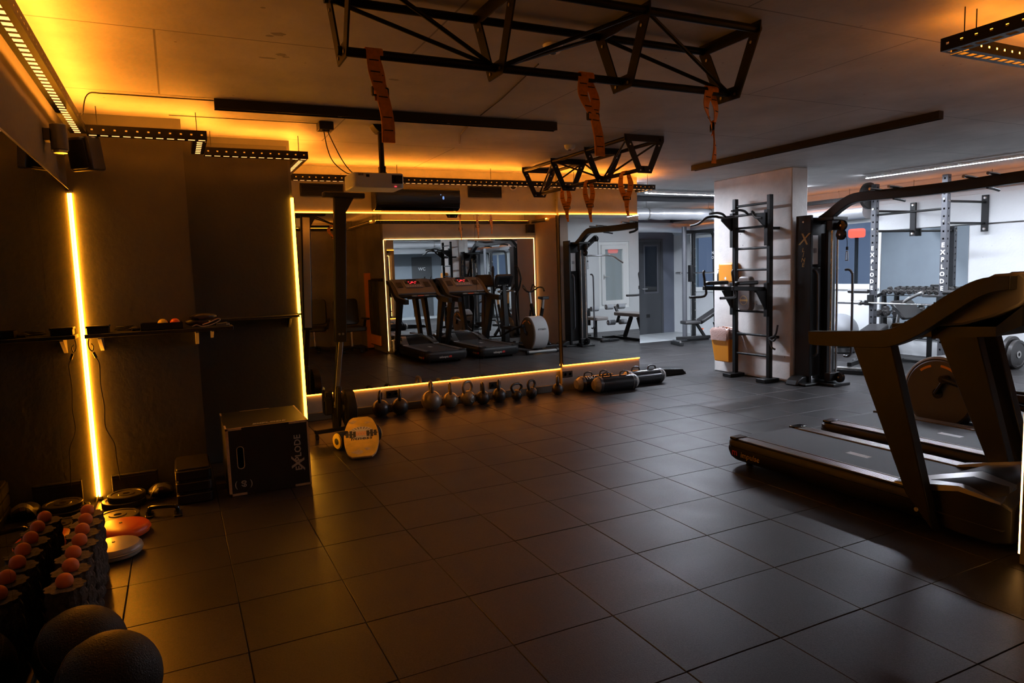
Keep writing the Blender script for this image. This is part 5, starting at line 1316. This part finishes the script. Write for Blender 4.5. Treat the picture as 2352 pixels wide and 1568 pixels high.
# cable crossover: two towers joined by an arched beam
t = thing('cable_crossover', 'black cable crossover machine lettered X LINE with an arched top beam', 'cable machine', (7.3, 4.65, 0))
def tower(yn, s, first):
    """yn: outer face (away from the centre); s: +1 when the centre lies at lower Y"""
    Yv = lambda d: yn-s*d
    b2 = lambda x0, x1, d0, d1, z0, z1, n, m_, bv=.006: B(x0, x1, min(Yv(d0),Yv(d1)), max(Yv(d0),Yv(d1)), z0, z1).build(n, m_, t, bevel=bv)
    b2(7.13, 7.17, 0, .23, .02, 2.13, 'tower_post', 'black')
    b2(7.171, 7.45, .02, .20, .10, 1.48, 'stack_shroud', 'plastic2', .015)
    b2(7.171, 7.45, .02, .19, 1.485, 2.02, 'upper_shroud', 'black', .006)
    b2(7.451, 7.55, 0, .22, .02, 2.10, 'rear_post', 'black')
    b2(7.171, 7.45, .02, .20, 2.021, 2.10, 'top_bridge', 'black')
    b2(7.19, 7.30, .191, .196, 1.52, 1.88, 'instruction_sign', 'print_white', .001)
    for i in range(3): G().box(7.215+i*.022, 7.225+i*.022, min(Yv(.1962),Yv(.1975)), max(Yv(.1962),Yv(.1975)), 1.66, 1.72).build('sign_figure', 'print_dark', t)
    b2(6.98, 7.62, -.02, .30, 0, .03, 'base_plate', 'black', .01)
    G().prism([(6.93,0),(7.13,0),(7.13,.11),(7.05,.105),(6.96,.06)], 'y', min(Yv(.02),Yv(.2)), max(Yv(.02),Yv(.2))).build('foot_cover', 'black', t, bevel=.015)
    # inner guide column with carriage
    for x in (7.30, 7.40): G().cyl((x,Yv(.40),.05),(x,Yv(.40),2.05),.014,n=12).build('guide_rod', 'chrome', t)
    b2(7.30, 7.44, .31, .345, .02, 2.08, 'guide_post', 'black')
    b2(7.31, 7.43, .23, .30, .1, 1.9, 'weight_stack_frame', 'black')
    for i in range(16): b2(7.32, 7.42, .301, .309, .12+i*.05, .165+i*.05, 'weight_block', 'iron', .002)
    b2(7.25, 7.45, .36, .44, 1.93, 2.05, 'upper_carriage', 'black'); b2(7.25, 7.45, .36, .44, .06, .16, 'lower_carriage', 'black')
    b2(7.22, 7.48, .22, .48, 2.051, 2.09, 'top_plate', 'black'); b2(7.22, 7.52, .3, .52, 0, .035, 'guide_base', 'black')
    for z, d in ((1.98,.50),(1.87,.49),(.11,.50)):
        G().lathe([(.012,-.022),(.06,-.022),(.065,-.014),(.052,0),(.065,.014),(.06,.022),(.012,.022),(.012,-.022)], (7.35,Yv(d),z), 24, 'x').build('pulley', 'black_gloss', t)
        G().cyl((7.32,Yv(d),z),(7.38,Yv(d),z),.012,n=10).build('pulley_axle', 'alu', t)
    G().tube(smooth_path([(7.35,Yv(.56),1.86),(7.35,Yv(.575),1.78),(7.35,Yv(.575),1.70)],4), .004, 6).build('cable', 'black', t)
    G().cyl((7.35,Yv(.575),1.72),(7.35,Yv(.575),1.68),.014,n=10).build('cable_stop', 'black', t)
    G().frame([(Yv(.575)-.02,1.55),(Yv(.575)+.02,1.55),(Yv(.575)+.012,1.67),(Yv(.575)-.012,1.67)],[(Yv(.575)-.012,1.56),(Yv(.575)+.012,1.56),(Yv(.575)+.006,1.66),(Yv(.575)-.006,1.66)],'x',7.345,7.355).build('carabiner', 'chrome', t)
    for d in (.25, .52):
        xx = 7.22 if d < .4 else 7.50
        G().tube(smooth_path([(xx,Yv(d-.08),1.44),(xx-.01,Yv(d-.02),1.44),(xx-.01,Yv(d+.02),1.40),(xx-.01,Yv(d+.03),1.30),(xx-.01,Yv(d+.03),.50),(xx-.01,Yv(d+.02),.40),(xx-.01,Yv(d-.02),.36),(xx,Yv(d-.08),.36)],4), .015, 8).build('grab_rail', 'steelgrey', t)
    if first:
        text('lettering', 'X', .20, (7.1295, Yv(.115), 1.83), (0,-1,0), (0,0,1), 'print_gold', t, shear=.3, bold=.002)
        for i, ch in enumerate('LINE'): text('lettering', ch, .075, (7.1295, Yv(.115), 1.70-.062*i), (0,-1,0), (0,0,1), 'print_gold', t, shear=.2, bold=.001)
        for z in (2.05, .08): G().lathe([(.001,0),(.012,0),(.012,-.006),(.001,-.006)], (7.13,Yv(.115),z), 10, 'x').build('bolt', 'alu', t)
tower(6.31, 1, True)
tower(2.99, -1, False)
pts = [(7.35,6.10,2.06),(7.35,5.98,2.12),(7.35,5.82,2.22),(7.35,5.66,2.285),(7.35,5.45,2.295),(7.35,5.0,2.285),(7.35,4.65,2.28),(7.35,4.3,2.285),(7.35,3.85,2.295),(7.35,3.64,2.285),(7.35,3.48,2.22),(7.35,3.32,2.12),(7.35,3.20,2.06)]
pp = smooth_path(pts, 4); rings = []
for i, p in enumerate(pp):
    d = (pp[min(i+1,len(pp)-1)]-pp[max(i-1,0)]).normalized(); nn = Vector((1,0,0)).cross(d).normalized()
    rings.append([p+Vector((a*.045,0,0))+nn*b*.055 for a, b in ((-1,-1),(1,-1),(1,1),(-1,1))])
G().loft(rings).build('arch_beam', 'black', t, bevel=.006, smooth=50)
for y in (5.28, 5.05, 4.25, 4.02):
    s = 1 if y > 4.65 else -1
    G().tube([(7.35,y,2.335),(7.25,y,2.345),(7.12,y-.0*s,2.35)], .016, 10).build('pull_up_grip', 'chrome', t)
for y in (5.15, 4.15): G().tube([(7.35,y,2.235),(7.45,y,2.225),(7.55,y,2.21)], .015, 8).build('pull_up_grip', 'black', t)

# ================================================================ FREE WEIGHTS ROOM
t = thing('squat_rig', 'tall wall mounted squat rig with perforated EXPLODE uprights', 'squat rig', (9.9, 6.48, 0))
RX = 9.60
def perf_post(x, y, zt, lettered):
    """square post with real holes in the two visible faces"""
    h = .0375; g = G()
    pitch = .1; n = int((zt-.01)/pitch)
    for face in range(4):
        o_, u_ = {0: ((x-h,y+h,.01),(0,-1,0)), 1: ((x-h,y-h,.01),(1,0,0)), 2: ((x+h,y-h,.01),(0,1,0)), 3: ((x+h,y+h,.01),(-1,0,0))}[face]
        if face < 2: sheet(g, o_, (0,0,1), u_, zt-.01, 2*h, pitch, .025, .025)
        else:
            o2, u2 = Vector(o_), Vector(u_); z2 = Vector((0,0,zt-.01)); g.add([o2, o2+u2*2*h, o2+u2*2*h+z2, o2+z2], [(0,1,2,3)])
    p = g.build('upright', 'steelgrey', t, smooth=0, solid=.004)
    B(x-h+.004, x+h-.004, y-h+.004, y+h-.004, zt-.012, zt-.004).build('end_cap', 'black', p)
    B(x-.09, x+.09, y-.09, y+.09, 0, .012).build('foot_plate', 'black', p, bevel=.003)
    if lettered:
        for i, ch in enumerate('EXPLODE'): text('lettering', ch, .085, (x-h-.0035, y, 1.72-.1*i), (0,-1,0), (0,0,1), 'print_white', p, bold=.003)
    return p
for y in (7.02, 5.95): perf_post(RX, y, 2.68, True)
for y in (7.02, 5.95):
    for z in (2.28, 1.98) if y > 6 else (2.32, 2.02):
        G().cyl((RX+.04,y,z),(10.5,y,z),.017,n=12).build('wall_bar', 'black', t)
        for s in (-.055, .055): pass
        G().cyl((RX-.05,y,z+.03),(RX-.038,y,z+.03),.016,n=8).build('bolt', 'alu', t); G().cyl((RX-.0,y-.05,z),(RX,y-.038,z),.016,n=8).build('bolt', 'alu', t)
    B(10.49, 10.52, y-.045, y+.045, 1.90, 2.42).build('wall_plate', 'black', t, bevel=.003)
    for z in (1.94, 2.38): G().lathe([(.001,-.012),(.014,-.012),(.022,0),(.001,0)], (10.49,y,z), 12, 'x').build('wall_bolt', 'alu', t)
G().cyl((RX,6.98,2.22),(RX,5.99,2.22),.016,n=12).build('cross_bar', 'black', t)
for y, s in ((7.02,1),(5.95,-1)):
    B(RX-.085, RX-.038, y-.045, y+.045, .86, 1.02).build('j_hook', 'black', t, bevel=.004)
    B(RX-.15, RX-.08, y-.03, y+.03, .862, .88).build('hook_lip', 'black', t, bevel=.004); B(RX-.165, RX-.15, y-.03, y+.03, .862, .94).build('hook_tip', 'black', t, bevel=.004)
G().cyl((RX-.06,7.06,1.07),(RX-.06,7.40,1.07),.032,n=16).build('storage_peg', 'vinyl', t); G().cyl((RX-.06,5.91,1.07),(RX-.06,5.57,1.07),.032,n=16).build('storage_peg', 'vinyl', t)
G().lathe([(.03,-.03),(.19,-.03),(.2,-.02),(.2,.02),(.19,.03),(.03,.03)], (RX-.01,7.12,2.52), 32, 'y').build('hung_plate', 'iron', t)
t = thing('barbell', 'chrome barbell racked on the squat rig', 'barbell', (RX-.115, 6.48, .9))
G().cyl((RX-.115,5.62,.895),(RX-.115,7.33,.895),.014,n=14).build('shaft', 'chrome', t)
for a, b in ((7.16,7.58),(5.80,5.38)):
    G().cyl((RX-.115,a,.895),(RX-.115,b,.895),.025,n=16).build('sleeve', 'chrome', t)
    s = 1 if b > a else -1
    G().cyl((RX-.115,a-s*.02,.895),(RX-.115,a+s*.01,.895),.038,n=18).build('collar', 'chrome', t)
    G().cyl((RX-.115,a-s*.09,.895),(RX-.115,a-s*.045,.895),.028,n=16).build('spring_clip', 'black', t)

# dumbbell rack with its dumbbells
t = thing('dumbbell_rack', 'black three tier dumbbell rack under the wall mirror', 'rack', (10.3, 6.75, 0))
for y in (7.42, 6.05):
    G().prism([(10.04,0),(10.52,0),(10.52,.05),(10.50,.06),(10.44,1.02),(10.38,1.02),(10.36,.06),(10.04,.05)], 'y', y-.025, y+.025).build('side_frame', 'black', t, bevel=.004)
TIER = [(10.36, 1.00), (10.26, .66), (10.16, .36)]
for (x, z) in TIER:
    for dx, dz in ((-.10,-.025),(.10,.025)): G().bar((x+dx,7.40,z+dz),(x+dx,6.07,z+dz),.05,.012).build('shelf_rail', 'black', t)
    for y in (7.42, 6.05): G().bar((x-.13,y,z-.04),(x+.12,y,z+.02),.02,.05).build('shelf_arm', 'black', t)
def dumbbell_parts(t, r, L, rot):
    q = rot
    def xf(g): g.v = [tuple(q @ Vector(v)) for v in g.v]; return g
    xf(G().cyl((-L/2,0,0),(L/2,0,0),.014,n=12)).build('handle', 'chrome', t, world=False)
    for s in (-1, 1):
        xf(G().cyl((s*L*.26,0,0),(s*L*.5,0,0),r,n=6)).build('head', 'iron', t, world=False, bevel=r*.12)
protos = []
for (x, z), (n, r, L, tier) in zip(TIER, ((12,.042,.22,'top'),(9,.055,.26,'middle'),(7,.065,.29,'bottom'))):
    t0 = None
    for i in range(n):
        y = 7.33-(7.33-6.14)*i/(n-1)
        lb = 'hex dumbbell on the %s tier of the rack, %s from the squat rig upright' % (tier, ('first','second','third','fourth','fifth','sixth','seventh','eighth','ninth','tenth','eleventh','twelfth')[i])
        if t0 is None:
            t0 = thing('dumbbell', lb, 'dumbbell', (x, y, z+r+.012), 0, 'dumbbells on the rack'); o = t0
            dumbbell_parts(t0, r*.95, L, Matrix.Rotation(math.radians(-14), 4, 'Y'))
        else:
            o = copy_tree(t0)
        o.location = (x, y, z+r+.008); o['label'] = lb
        o.rotation_euler = (0, 0, random.uniform(-.12,.12))
# grey exercise ball in a ring base
t = thing('exercise_ball', 'large grey exercise ball by the white window wall', 'ball', (10.1, 8.05, 0))
G().sphere((10.12,8.02,.36), .30, 40).build('shell', 'ball_grey', t)
G().lathe([(.14,.0),(.24,.0),(.25,.02),(.22,.09),(.20,.09),(.18,.02),(.14,.02),(.14,0)], (10.12,8.02,0), 36).build('ring_base', 'black', t)
# adjustable bench in the rig
def bench(cx, cy, rz, label, incline=35):
    t = thing('adjustable_bench', label, 'bench', (cx, cy, 0), rz, 'adjustable benches')
    b = lambda g, n, m_, bv=.006: g.build(n, m_, t, bevel=bv, world=False)
    b(G().box(-.55,.55,-.03,.03,.10,.16), 'spine', 'black'); b(G().box(-.60,-.52,-.30,.30,.0,.06), 'rear_foot', 'black'); b(G().box(.50,.58,-.22,.22,0,.06), 'front_foot', 'black')
    b(G().bar((-.05,0,.14),(.12,0,.40),.06,.05), 'seat_post', 'black'); b(G().bar((-.35,0,.14),(-.25,0,.42),.05,.04), 'ladder_post', 'black')
    b(G().prism(rrect(.08,.42,-.15,.15,.05), 'z', .405, .465), 'seat_pad', 'vinyl', .015)
    a = math.radians(incline); q = Matrix.Translation((.05,0,.42)) @ Matrix.Rotation(a, 4, 'Y')
    g = G().prism(rrect(-.82,0,-.14,.14,.05), 'z', 0, .06); g.v = [tuple(q @ Vector(v)) for v in g.v]; b(g, 'back_pad', 'vinyl', .015)
    g = G().box(-.7,.0,-.025,.025,-.04,-.002); g.v = [tuple(q @ Vector(v)) for v in g.v]; b(g, 'back_rail', 'black')
    top = q @ Vector((-.45,0,-.03)); b(G().bar((-.33,0,.18), top, .04, .03), 'support_strut', 'black')
    for y in (-.27, .27): b(G().cyl((-.56,y-.02,.035),(-.56,y+.02,.035),.035,n=14), 'wheel', 'plastic', 0)
    b(G().cyl((.02,-.08,.30),(.02,.08,.30),.012,n=10), 'adjust_pin', 'red_rubber', 0); b(G().cyl((.54,-.16,.075),(.54,.16,.075),.02,n=10), 'handle', 'alu', 0)
    return t
bench(8.75, 6.55, math.radians(200), 'black adjustable bench lying flat in front of the squat rig', 8)
bench(9.35, 10.55, math.radians(165), 'black adjustable bench under the smith machine', 30)
# chrome preacher bar stand
t = thing('curl_bench', 'curl bench with bent chrome frame in front of the dumbbell rack', 'bench', (9.76, 6.35, 0))
G().tube(smooth_path([(9.76,6.62,.02),(9.76,6.60,.55),(9.76,6.56,.78),(9.76,6.48,.92),(9.76,6.30,1.02),(9.76,6.22,1.05)],5), .025, 10).build('bent_frame', 'alu', t)
G().bar((9.59,6.62,.02),(9.93,6.62,.02),.05,.04).build('front_foot', 'black', t); G().bar((9.59,6.05,.02),(9.93,6.05,.02),.05,.04).build('rear_foot', 'black', t); G().bar((9.76,6.62,.03),(9.76,6.05,.03),.05,.04).build('base_rail', 'black', t)
G().bar((9.76,6.1,.04),(9.76,6.1,.46),.05,.05).build('seat_post', 'black', t); G().prism(rrect(9.62,9.90,5.95,6.25,.05), 'z', .46, .52).build('seat_pad', 'vinyl', t, bevel=.015)
g = G().prism(rrect(-.25,.25,-.17,.17,.04), 'z', 0, .05); q = Matrix.Translation((9.76,6.47,.78)) @ Matrix.Rotation(.85,4,'X'); g.v = [tuple(q @ Vector(v)) for v in g.v]; g.build('arm_pad', 'vinyl', t, bevel=.014)
t.location.y += .13
# bumper plates leaning under the mirror
for i, (y, r, lb) in enumerate(((5.90,.215,'black bumper plate leaning on the wall beside the rig foot'),(5.83,.205,'black bumper plate behind the first leaning one'),(5.40,.225,'largest bumper plate on the floor by the white wall'),(5.33,.2,'bumper plate behind the largest one'))):
    t = thing('bumper_plate', lb, 'weight plate', (10.2, y, 0), 0, 'bumper plates at the white wall')
    plate_geo(G(), (10.26, y, r), r, .055, 'y', 36).build('disc', 'iron', t)
    G().lathe([(.025,-.03),(.05,-.03),(.05,.03),(.025,.03),(.025,-.03)], (10.26,y,r), 24, 'y').build('hub_ring', 'alu', t)
t = thing('floor_ledge', 'low grey rubber platform step along the white wall', 'step', (10.4, 3.6, 0))
B(10.36, 10.578, 2.2, 5.2, 0, .05).build('body', 'plastic2', t, bevel=.008); B(10.36,10.37,2.2,5.2,.05,.054).build('edge_strip', 'alu', t)

# ducts
t = thing('insulated_duct', 'white wrapped duct under the ceiling of the back room', 'duct', (8.0, 10.2, 2.4))
rings = []
for i in range(41):
    x = 5.32+(10.12-5.32)*i/40; k = .105+.006*math.sin(i*1.7)+.004*math.sin(i*4.1)
    rings.append([(x, 10.2+k*math.cos(2*PI*j/20), 2.51+k*math.sin(2*PI*j/20)) for j in range(20)])
G().loft(rings).build('wrapped_pipe', 'foil', t, smooth=60)
for x in (6.3, 7.75, 9.2):
    G().cyl((x,10.2,2.62),(x,10.2,2.75),.005,n=6).build('hanger', 'alu', t); G().lathe([(.114,-.012),(.118,-.012),(.118,.012),(.114,.012)], (x,10.2,2.51), 24, 'x').build('clamp', 'alu', t)
t = thing('duct', 'grey round duct running lower behind the wrapped one', 'duct', (8.0, 11.4, 2.3))
G().tube(smooth_path([(5.32,11.6,2.36),(8.9,11.6,2.36),(9.6,11.75,2.36),(10.1,11.9,2.36)],8), .10, 20).build('pipe', 'foil', t)
for x in (6.5, 8.3): G().cyl((x,11.6,2.46),(x,11.6,2.75),.005,n=6).build('hanger', 'alu', t)
t = thing('duct', 'pale round duct along the white window wall above the glass', 'duct', (10.35, 9.2, 2.36))
G().tube([(10.40,7.75,2.36),(10.40,12.6,2.36)], .12, 24).build('pipe', 'foil', t)
for y in (8.3, 9.8, 11.3): G().cyl((10.40,y,2.47),(10.40,y,2.75),.005,n=6).build('hanger', 'alu', t)
for y in (9.0, 10.5): G().lathe([(.118,-.02),(.126,-.02),(.126,.02),(.118,.02)], (10.40,y,2.36), 24, 'y').build('clamp', 'alu', t)
t = thing('duct', 'thin grey pipe close under the back room ceiling', 'duct', (7.5, 9.5, 2.68))
G().tube([(5.72,9.55,2.70),(10.1,9.55,2.70)], .045, 16).build('pipe', 'steelgrey', t)

# smith machine
t = thing('smith_machine', 'grey smith machine with guide rods in the back room', 'smith machine', (9.7, 10.8, 0))
G().cyl((9.39,11.12,.0),(9.39,11.12,2.34),.048,n=20).build('upright', 'steelgrey', t); G().cyl((9.39,9.75,.0),(9.39,9.75,2.34),.048,n=20).build('upright', 'steelgrey', t)
for y in (11.12, 9.75):
    G().lathe([(.001,0),(.085,0),(.085,.015),(.05,.02)], (9.39,y,0), 20).build('foot_flange', 'black', t)
    G().cyl((9.56,y,.06),(9.56,y,2.22),.014,n=12).build('guide_rod', 'chrome', t); B(9.60, 9.66, y-.03, y+.03, .03, 2.26).build('rear_post', 'black', t, bevel=.004)
    B(9.36, 9.68, y-.035, y+.035, 2.2, 2.27).build('top_link', 'black', t, bevel=.004); B(9.36, 10.0, y-.04, y+.04, .0, .05).build('base_rail', 'black', t, bevel=.004)
    B(9.52, 9.60, y-.05, y+.05, 1.22, 1.56).build('bar_carriage', 'black', t, bevel=.008)
    for i in range(9): G().cyl((9.64,y-.06,.45+i*.18),(9.64,y-.03,.45+i*.18),.012,n=8).build('catch_peg', 'alu', t)
    p = smooth_path([(9.66,y,2.24),(10.05,y,2.24),(10.14,y,2.20),(10.17,y,2.05),(10.20,y,1.0),(10.22,y,.05)],5); G().tube(p, .035, 10).build('rear_leg', 'black', t)
G().tube([(9.64,11.12,2.24),(9.64,9.75,2.24)], .03, 10).build('top_bar', 'black', t)
G().cyl((9.56,11.55,1.40),(9.56,9.35,1.40),.015,n=12).build('smith_bar', 'chrome', t)
for y in (11.5, 9.4): G().cyl((9.56,y-.08,1.40),(9.56,y+.08,1.40),.026,n=14).build('sleeve', 'alu', t)
for z in (1.3, .82):
    G().lathe([(.03,-.02),(.13,-.02),(.13,.02),(.03,.02)], (10.0,9.55,z), 28, 'y').build('stored_plate', 'iron', t)
for i, ch in enumerate('NO'): text('lettering', ch, .085, (10.145, 11.12, 1.80-.1*i), (0,-1,0), (0,0,1), 'print_white', t)

# ================================================================ THINGS SEEN IN THE MIRRORS
t = thing('lat_machine', 'lat pulldown machine with a long bent bar and grey roller pads', 'lat machine', (8.5, 2.6, 0))
G().bar((8.22,1.75,.03),(8.22,3.05,.03),.08,.05).build('base_rail', 'black', t, bevel=.006); G().bar((7.95,1.8,.03),(8.5,1.8,.03),.08,.05).build('rear_foot', 'black', t, bevel=.006); G().bar((8.0,3.0,.03),(8.44,3.0,.03),.08,.05).build('front_foot', 'black', t, bevel=.006)
G().bar((8.22,1.9,.03),(8.22,1.9,2.0),.08,.08).build('mast', 'black', t, bevel=.006); G().bar((8.22,1.88,1.93),(8.22,2.55,2.23),.07,.09).build('top_boom', 'black', t, bevel=.006)
B(8.08, 8.36, 1.55, 1.82, .05, 1.75).build('stack_shroud', 'plastic2', t, bevel=.02)
G().lathe([(.012,-.02),(.06,-.02),(.05,0),(.06,.02),(.012,.02)], (8.22,2.56,2.19), 22, 'x').build('pulley', 'black_gloss', t)
G().tube([(8.22,2.62,2.18),(8.22,2.62,1.82)], .004, 6).build('cable', 'black', t)
G().tube(smooth_path([(8.86,2.62,1.66),(8.78,2.62,1.70),(8.56,2.62,1.82),(8.22,2.62,1.83),(7.88,2.62,1.82),(7.66,2.62,1.70),(7.58,2.62,1.66)],4), .019, 10).build('pull_bar', 'chrome', t)
G().bar((8.22,2.45,.05),(8.22,2.45,.44),.06,.06).build('seat_post', 'black', t); G().prism(rrect(8.05,8.39,2.25,2.75,.06), 'z', .44, .51).build('seat_pad', 'pad', t, bevel=.016)
G().bar((8.22,2.2,.3),(8.22,2.2,.68),.05,.05).build('roller_post', 'black', t)
for s in (-1, 1): G().cyl((8.22+s*.06,2.2,.66),(8.22+s*.24,2.2,.66),.055,n=18).build('roller_pad', 'ball_grey', t)
t = thing('leg_curl_machine', 'leg curl bench with grey rollers and a pair of hand grips', 'leg machine', (8.95, 3.0, 0))
G().bar((8.75,2.35,.03),(8.75,3.75,.03),.08,.05).build('base_rail', 'black', t, bevel=.006); G().bar((8.45,2.4,.03),(9.05,2.4,.03),.08,.05).build('rear_foot', 'black', t); G().bar((8.5,3.7,.03),(9.0,3.7,.03),.08,.05).build('front_foot', 'black', t)
G().bar((8.75,2.8,.05),(8.75,3.05,.5),.07,.07).build('leg', 'black', t, bevel=.006); G().bar((8.75,3.5,.05),(8.75,3.3,.5),.07,.07).build('leg', 'black', t, bevel=.006)
G().prism(rrect(8.58,8.92,2.6,3.7,.07), 'z', .52, .60).build('bench_pad', 'pad', t, bevel=.018)
for y, z in ((2.45,.70),(2.52,.36)):
    G().cyl((8.5,y,z),(9.0,y,z),.016,n=10).build('roller_axle', 'chrome', t)
    for s in (-1, 1): G().cyl((8.75+s*.07,y,z),(8.75+s*.24,y,z),.058,n=18).build('roller_pad', 'ball_grey', t)
G().bar((8.75,2.6,.5),(8.75,2.45,.70),.05,.04).build('roller_arm', 'black', t); G().bar((8.75,2.6,.5),(8.75,2.52,.36),.05,.04).build('roller_arm', 'black', t)
G().bar((9.15,3.4,.03),(9.15,3.4,1.05),.06,.06).build('grip_post', 'black', t); G().bar((8.95,3.4,.03),(9.2,3.4,.03),.06,.04).build('grip_foot', 'black', t)
for y in (3.3, 3.5): G().tube(smooth_path([(9.15,3.4,1.0),(9.12,y,1.02),(9.05,y,.98),(8.85,y,.97)],4), .016, 10).build('hand_grip', 'vinyl', t)
G().tube(smooth_path([(9.15,3.4,1.05),(9.12,3.4,1.15),(9.13,3.4,1.32)],4), .018, 10).build('upright_grip', 'vinyl', t)

# black seats near the photographer
def chair(x, y, rz, label):
    t = thing('padded_chair', label, 'chair', (x, y, 0), rz, 'black padded chairs')
    b = lambda g, n, m_, bv=.012: g.build(n, m_, t, bevel=bv, world=False)
    b(G().prism(rrect(-.26,.26,-.24,.26,.07), 'z', .44, .53), 'seat', 'vinyl', .02)
    g = G().prism(rrect(-.26,.26,0,.55,.08), 'y', -.04, .05); q = Matrix.Translation((0,-.26,.55)) @ Matrix.Rotation(.12,4,'X'); g.v = [tuple(q @ Vector(v)) for v in g.v]; b(g, 'backrest', 'vinyl', .02)
    for s in (-1, 1):
        b(G().box(s*.31-.03, s*.31+.03, -.18, .20, .66, .70), 'armrest', 'vinyl'); b(G().bar((s*.31,0,.66),(s*.27,0,.47),.03,.05), 'arm_post', 'black', .004)
    b(G().cyl((0,0,.10),(0,0,.44),.03,n=14), 'gas_lift', 'chrome', 0)
    for k in range(5):
        a = 2*PI*k/5; e_ = (.29*math.cos(a), .29*math.sin(a), .07); b(G().bar((0,0,.11), e_, .045, .03), 'base_arm', 'plastic', .006)
        b(G().cyl((e_[0]-.02,e_[1],.03),(e_[0]+.02,e_[1],.03),.03,n=12), 'caster', 'black', 0)
    return t
chair(2.55, .5, .25, 'black padded chair seen in the big mirror beside the rower')
chair(3.2, 1.1, -.1, 'black padded chair close to the end wall')
# bands and orange panel on the end wall
t = thing('foam_plinth', 'tall narrow orange panel standing at the end of the treadmill wall', 'panel', (3.72, .75, 0))
G().box(3.62, 3.735, .68, .80, 0, 1.62).build('panel', 'orange', t, bevel=.006); G().box(3.615, 3.738, .675, .805, 0, .03).build('foot', 'black', t)
t = thing('band_rack', 'rack of hanging black tubes with orange ends by the lit mirror', 'band rack', (3.7, 1.2, 0))
B(3.705, 3.739, .95, 1.75, 1.44, 1.50).build('hook_rail', 'black', t, bevel=.004)
for i in range(7):
    y = 1.0+i*.11
    G().cyl((3.705,y,1.46),(3.64,y,1.47),.008,n=8).build('hook', 'black', t)
    bd = G().tube(smooth_path([(3.65,y-.015,1.47),(3.645,y-.03,1.0),(3.65,y-.035,.5),(3.66,y-.03,.34)],4), .013, 8).build('tube_band', 'vinyl', t)
    G().cyl((3.66,y-.03,.34),(3.66,y-.03,.14),.024,n=10).build('orange_handle', 'orange', bd)
    G().cyl((3.66,y-.03,.14),(3.66,y-.03,.125),.026,n=10).build('handle_cap', 'black', bd)
# speaker above the front mirror
t = thing('loudspeaker', 'small black loudspeaker above the lit mirror corner', 'loudspeaker', (6.95, 1.95, 2.4))
G().prism([(6.89,1.92),(7.03,1.92),(7.05,2.06),(6.87,2.06)], 'z', 2.36, 2.55).build('cabinet', 'plastic', t, bevel=.012); B(6.885,7.035,2.06,2.067,2.375,2.535).build('grille', 'black', t, bevel=.004); G().cyl((6.96,1.892,2.46),(6.96,1.92,2.46),.02,n=10).build('bracket', 'black', t)
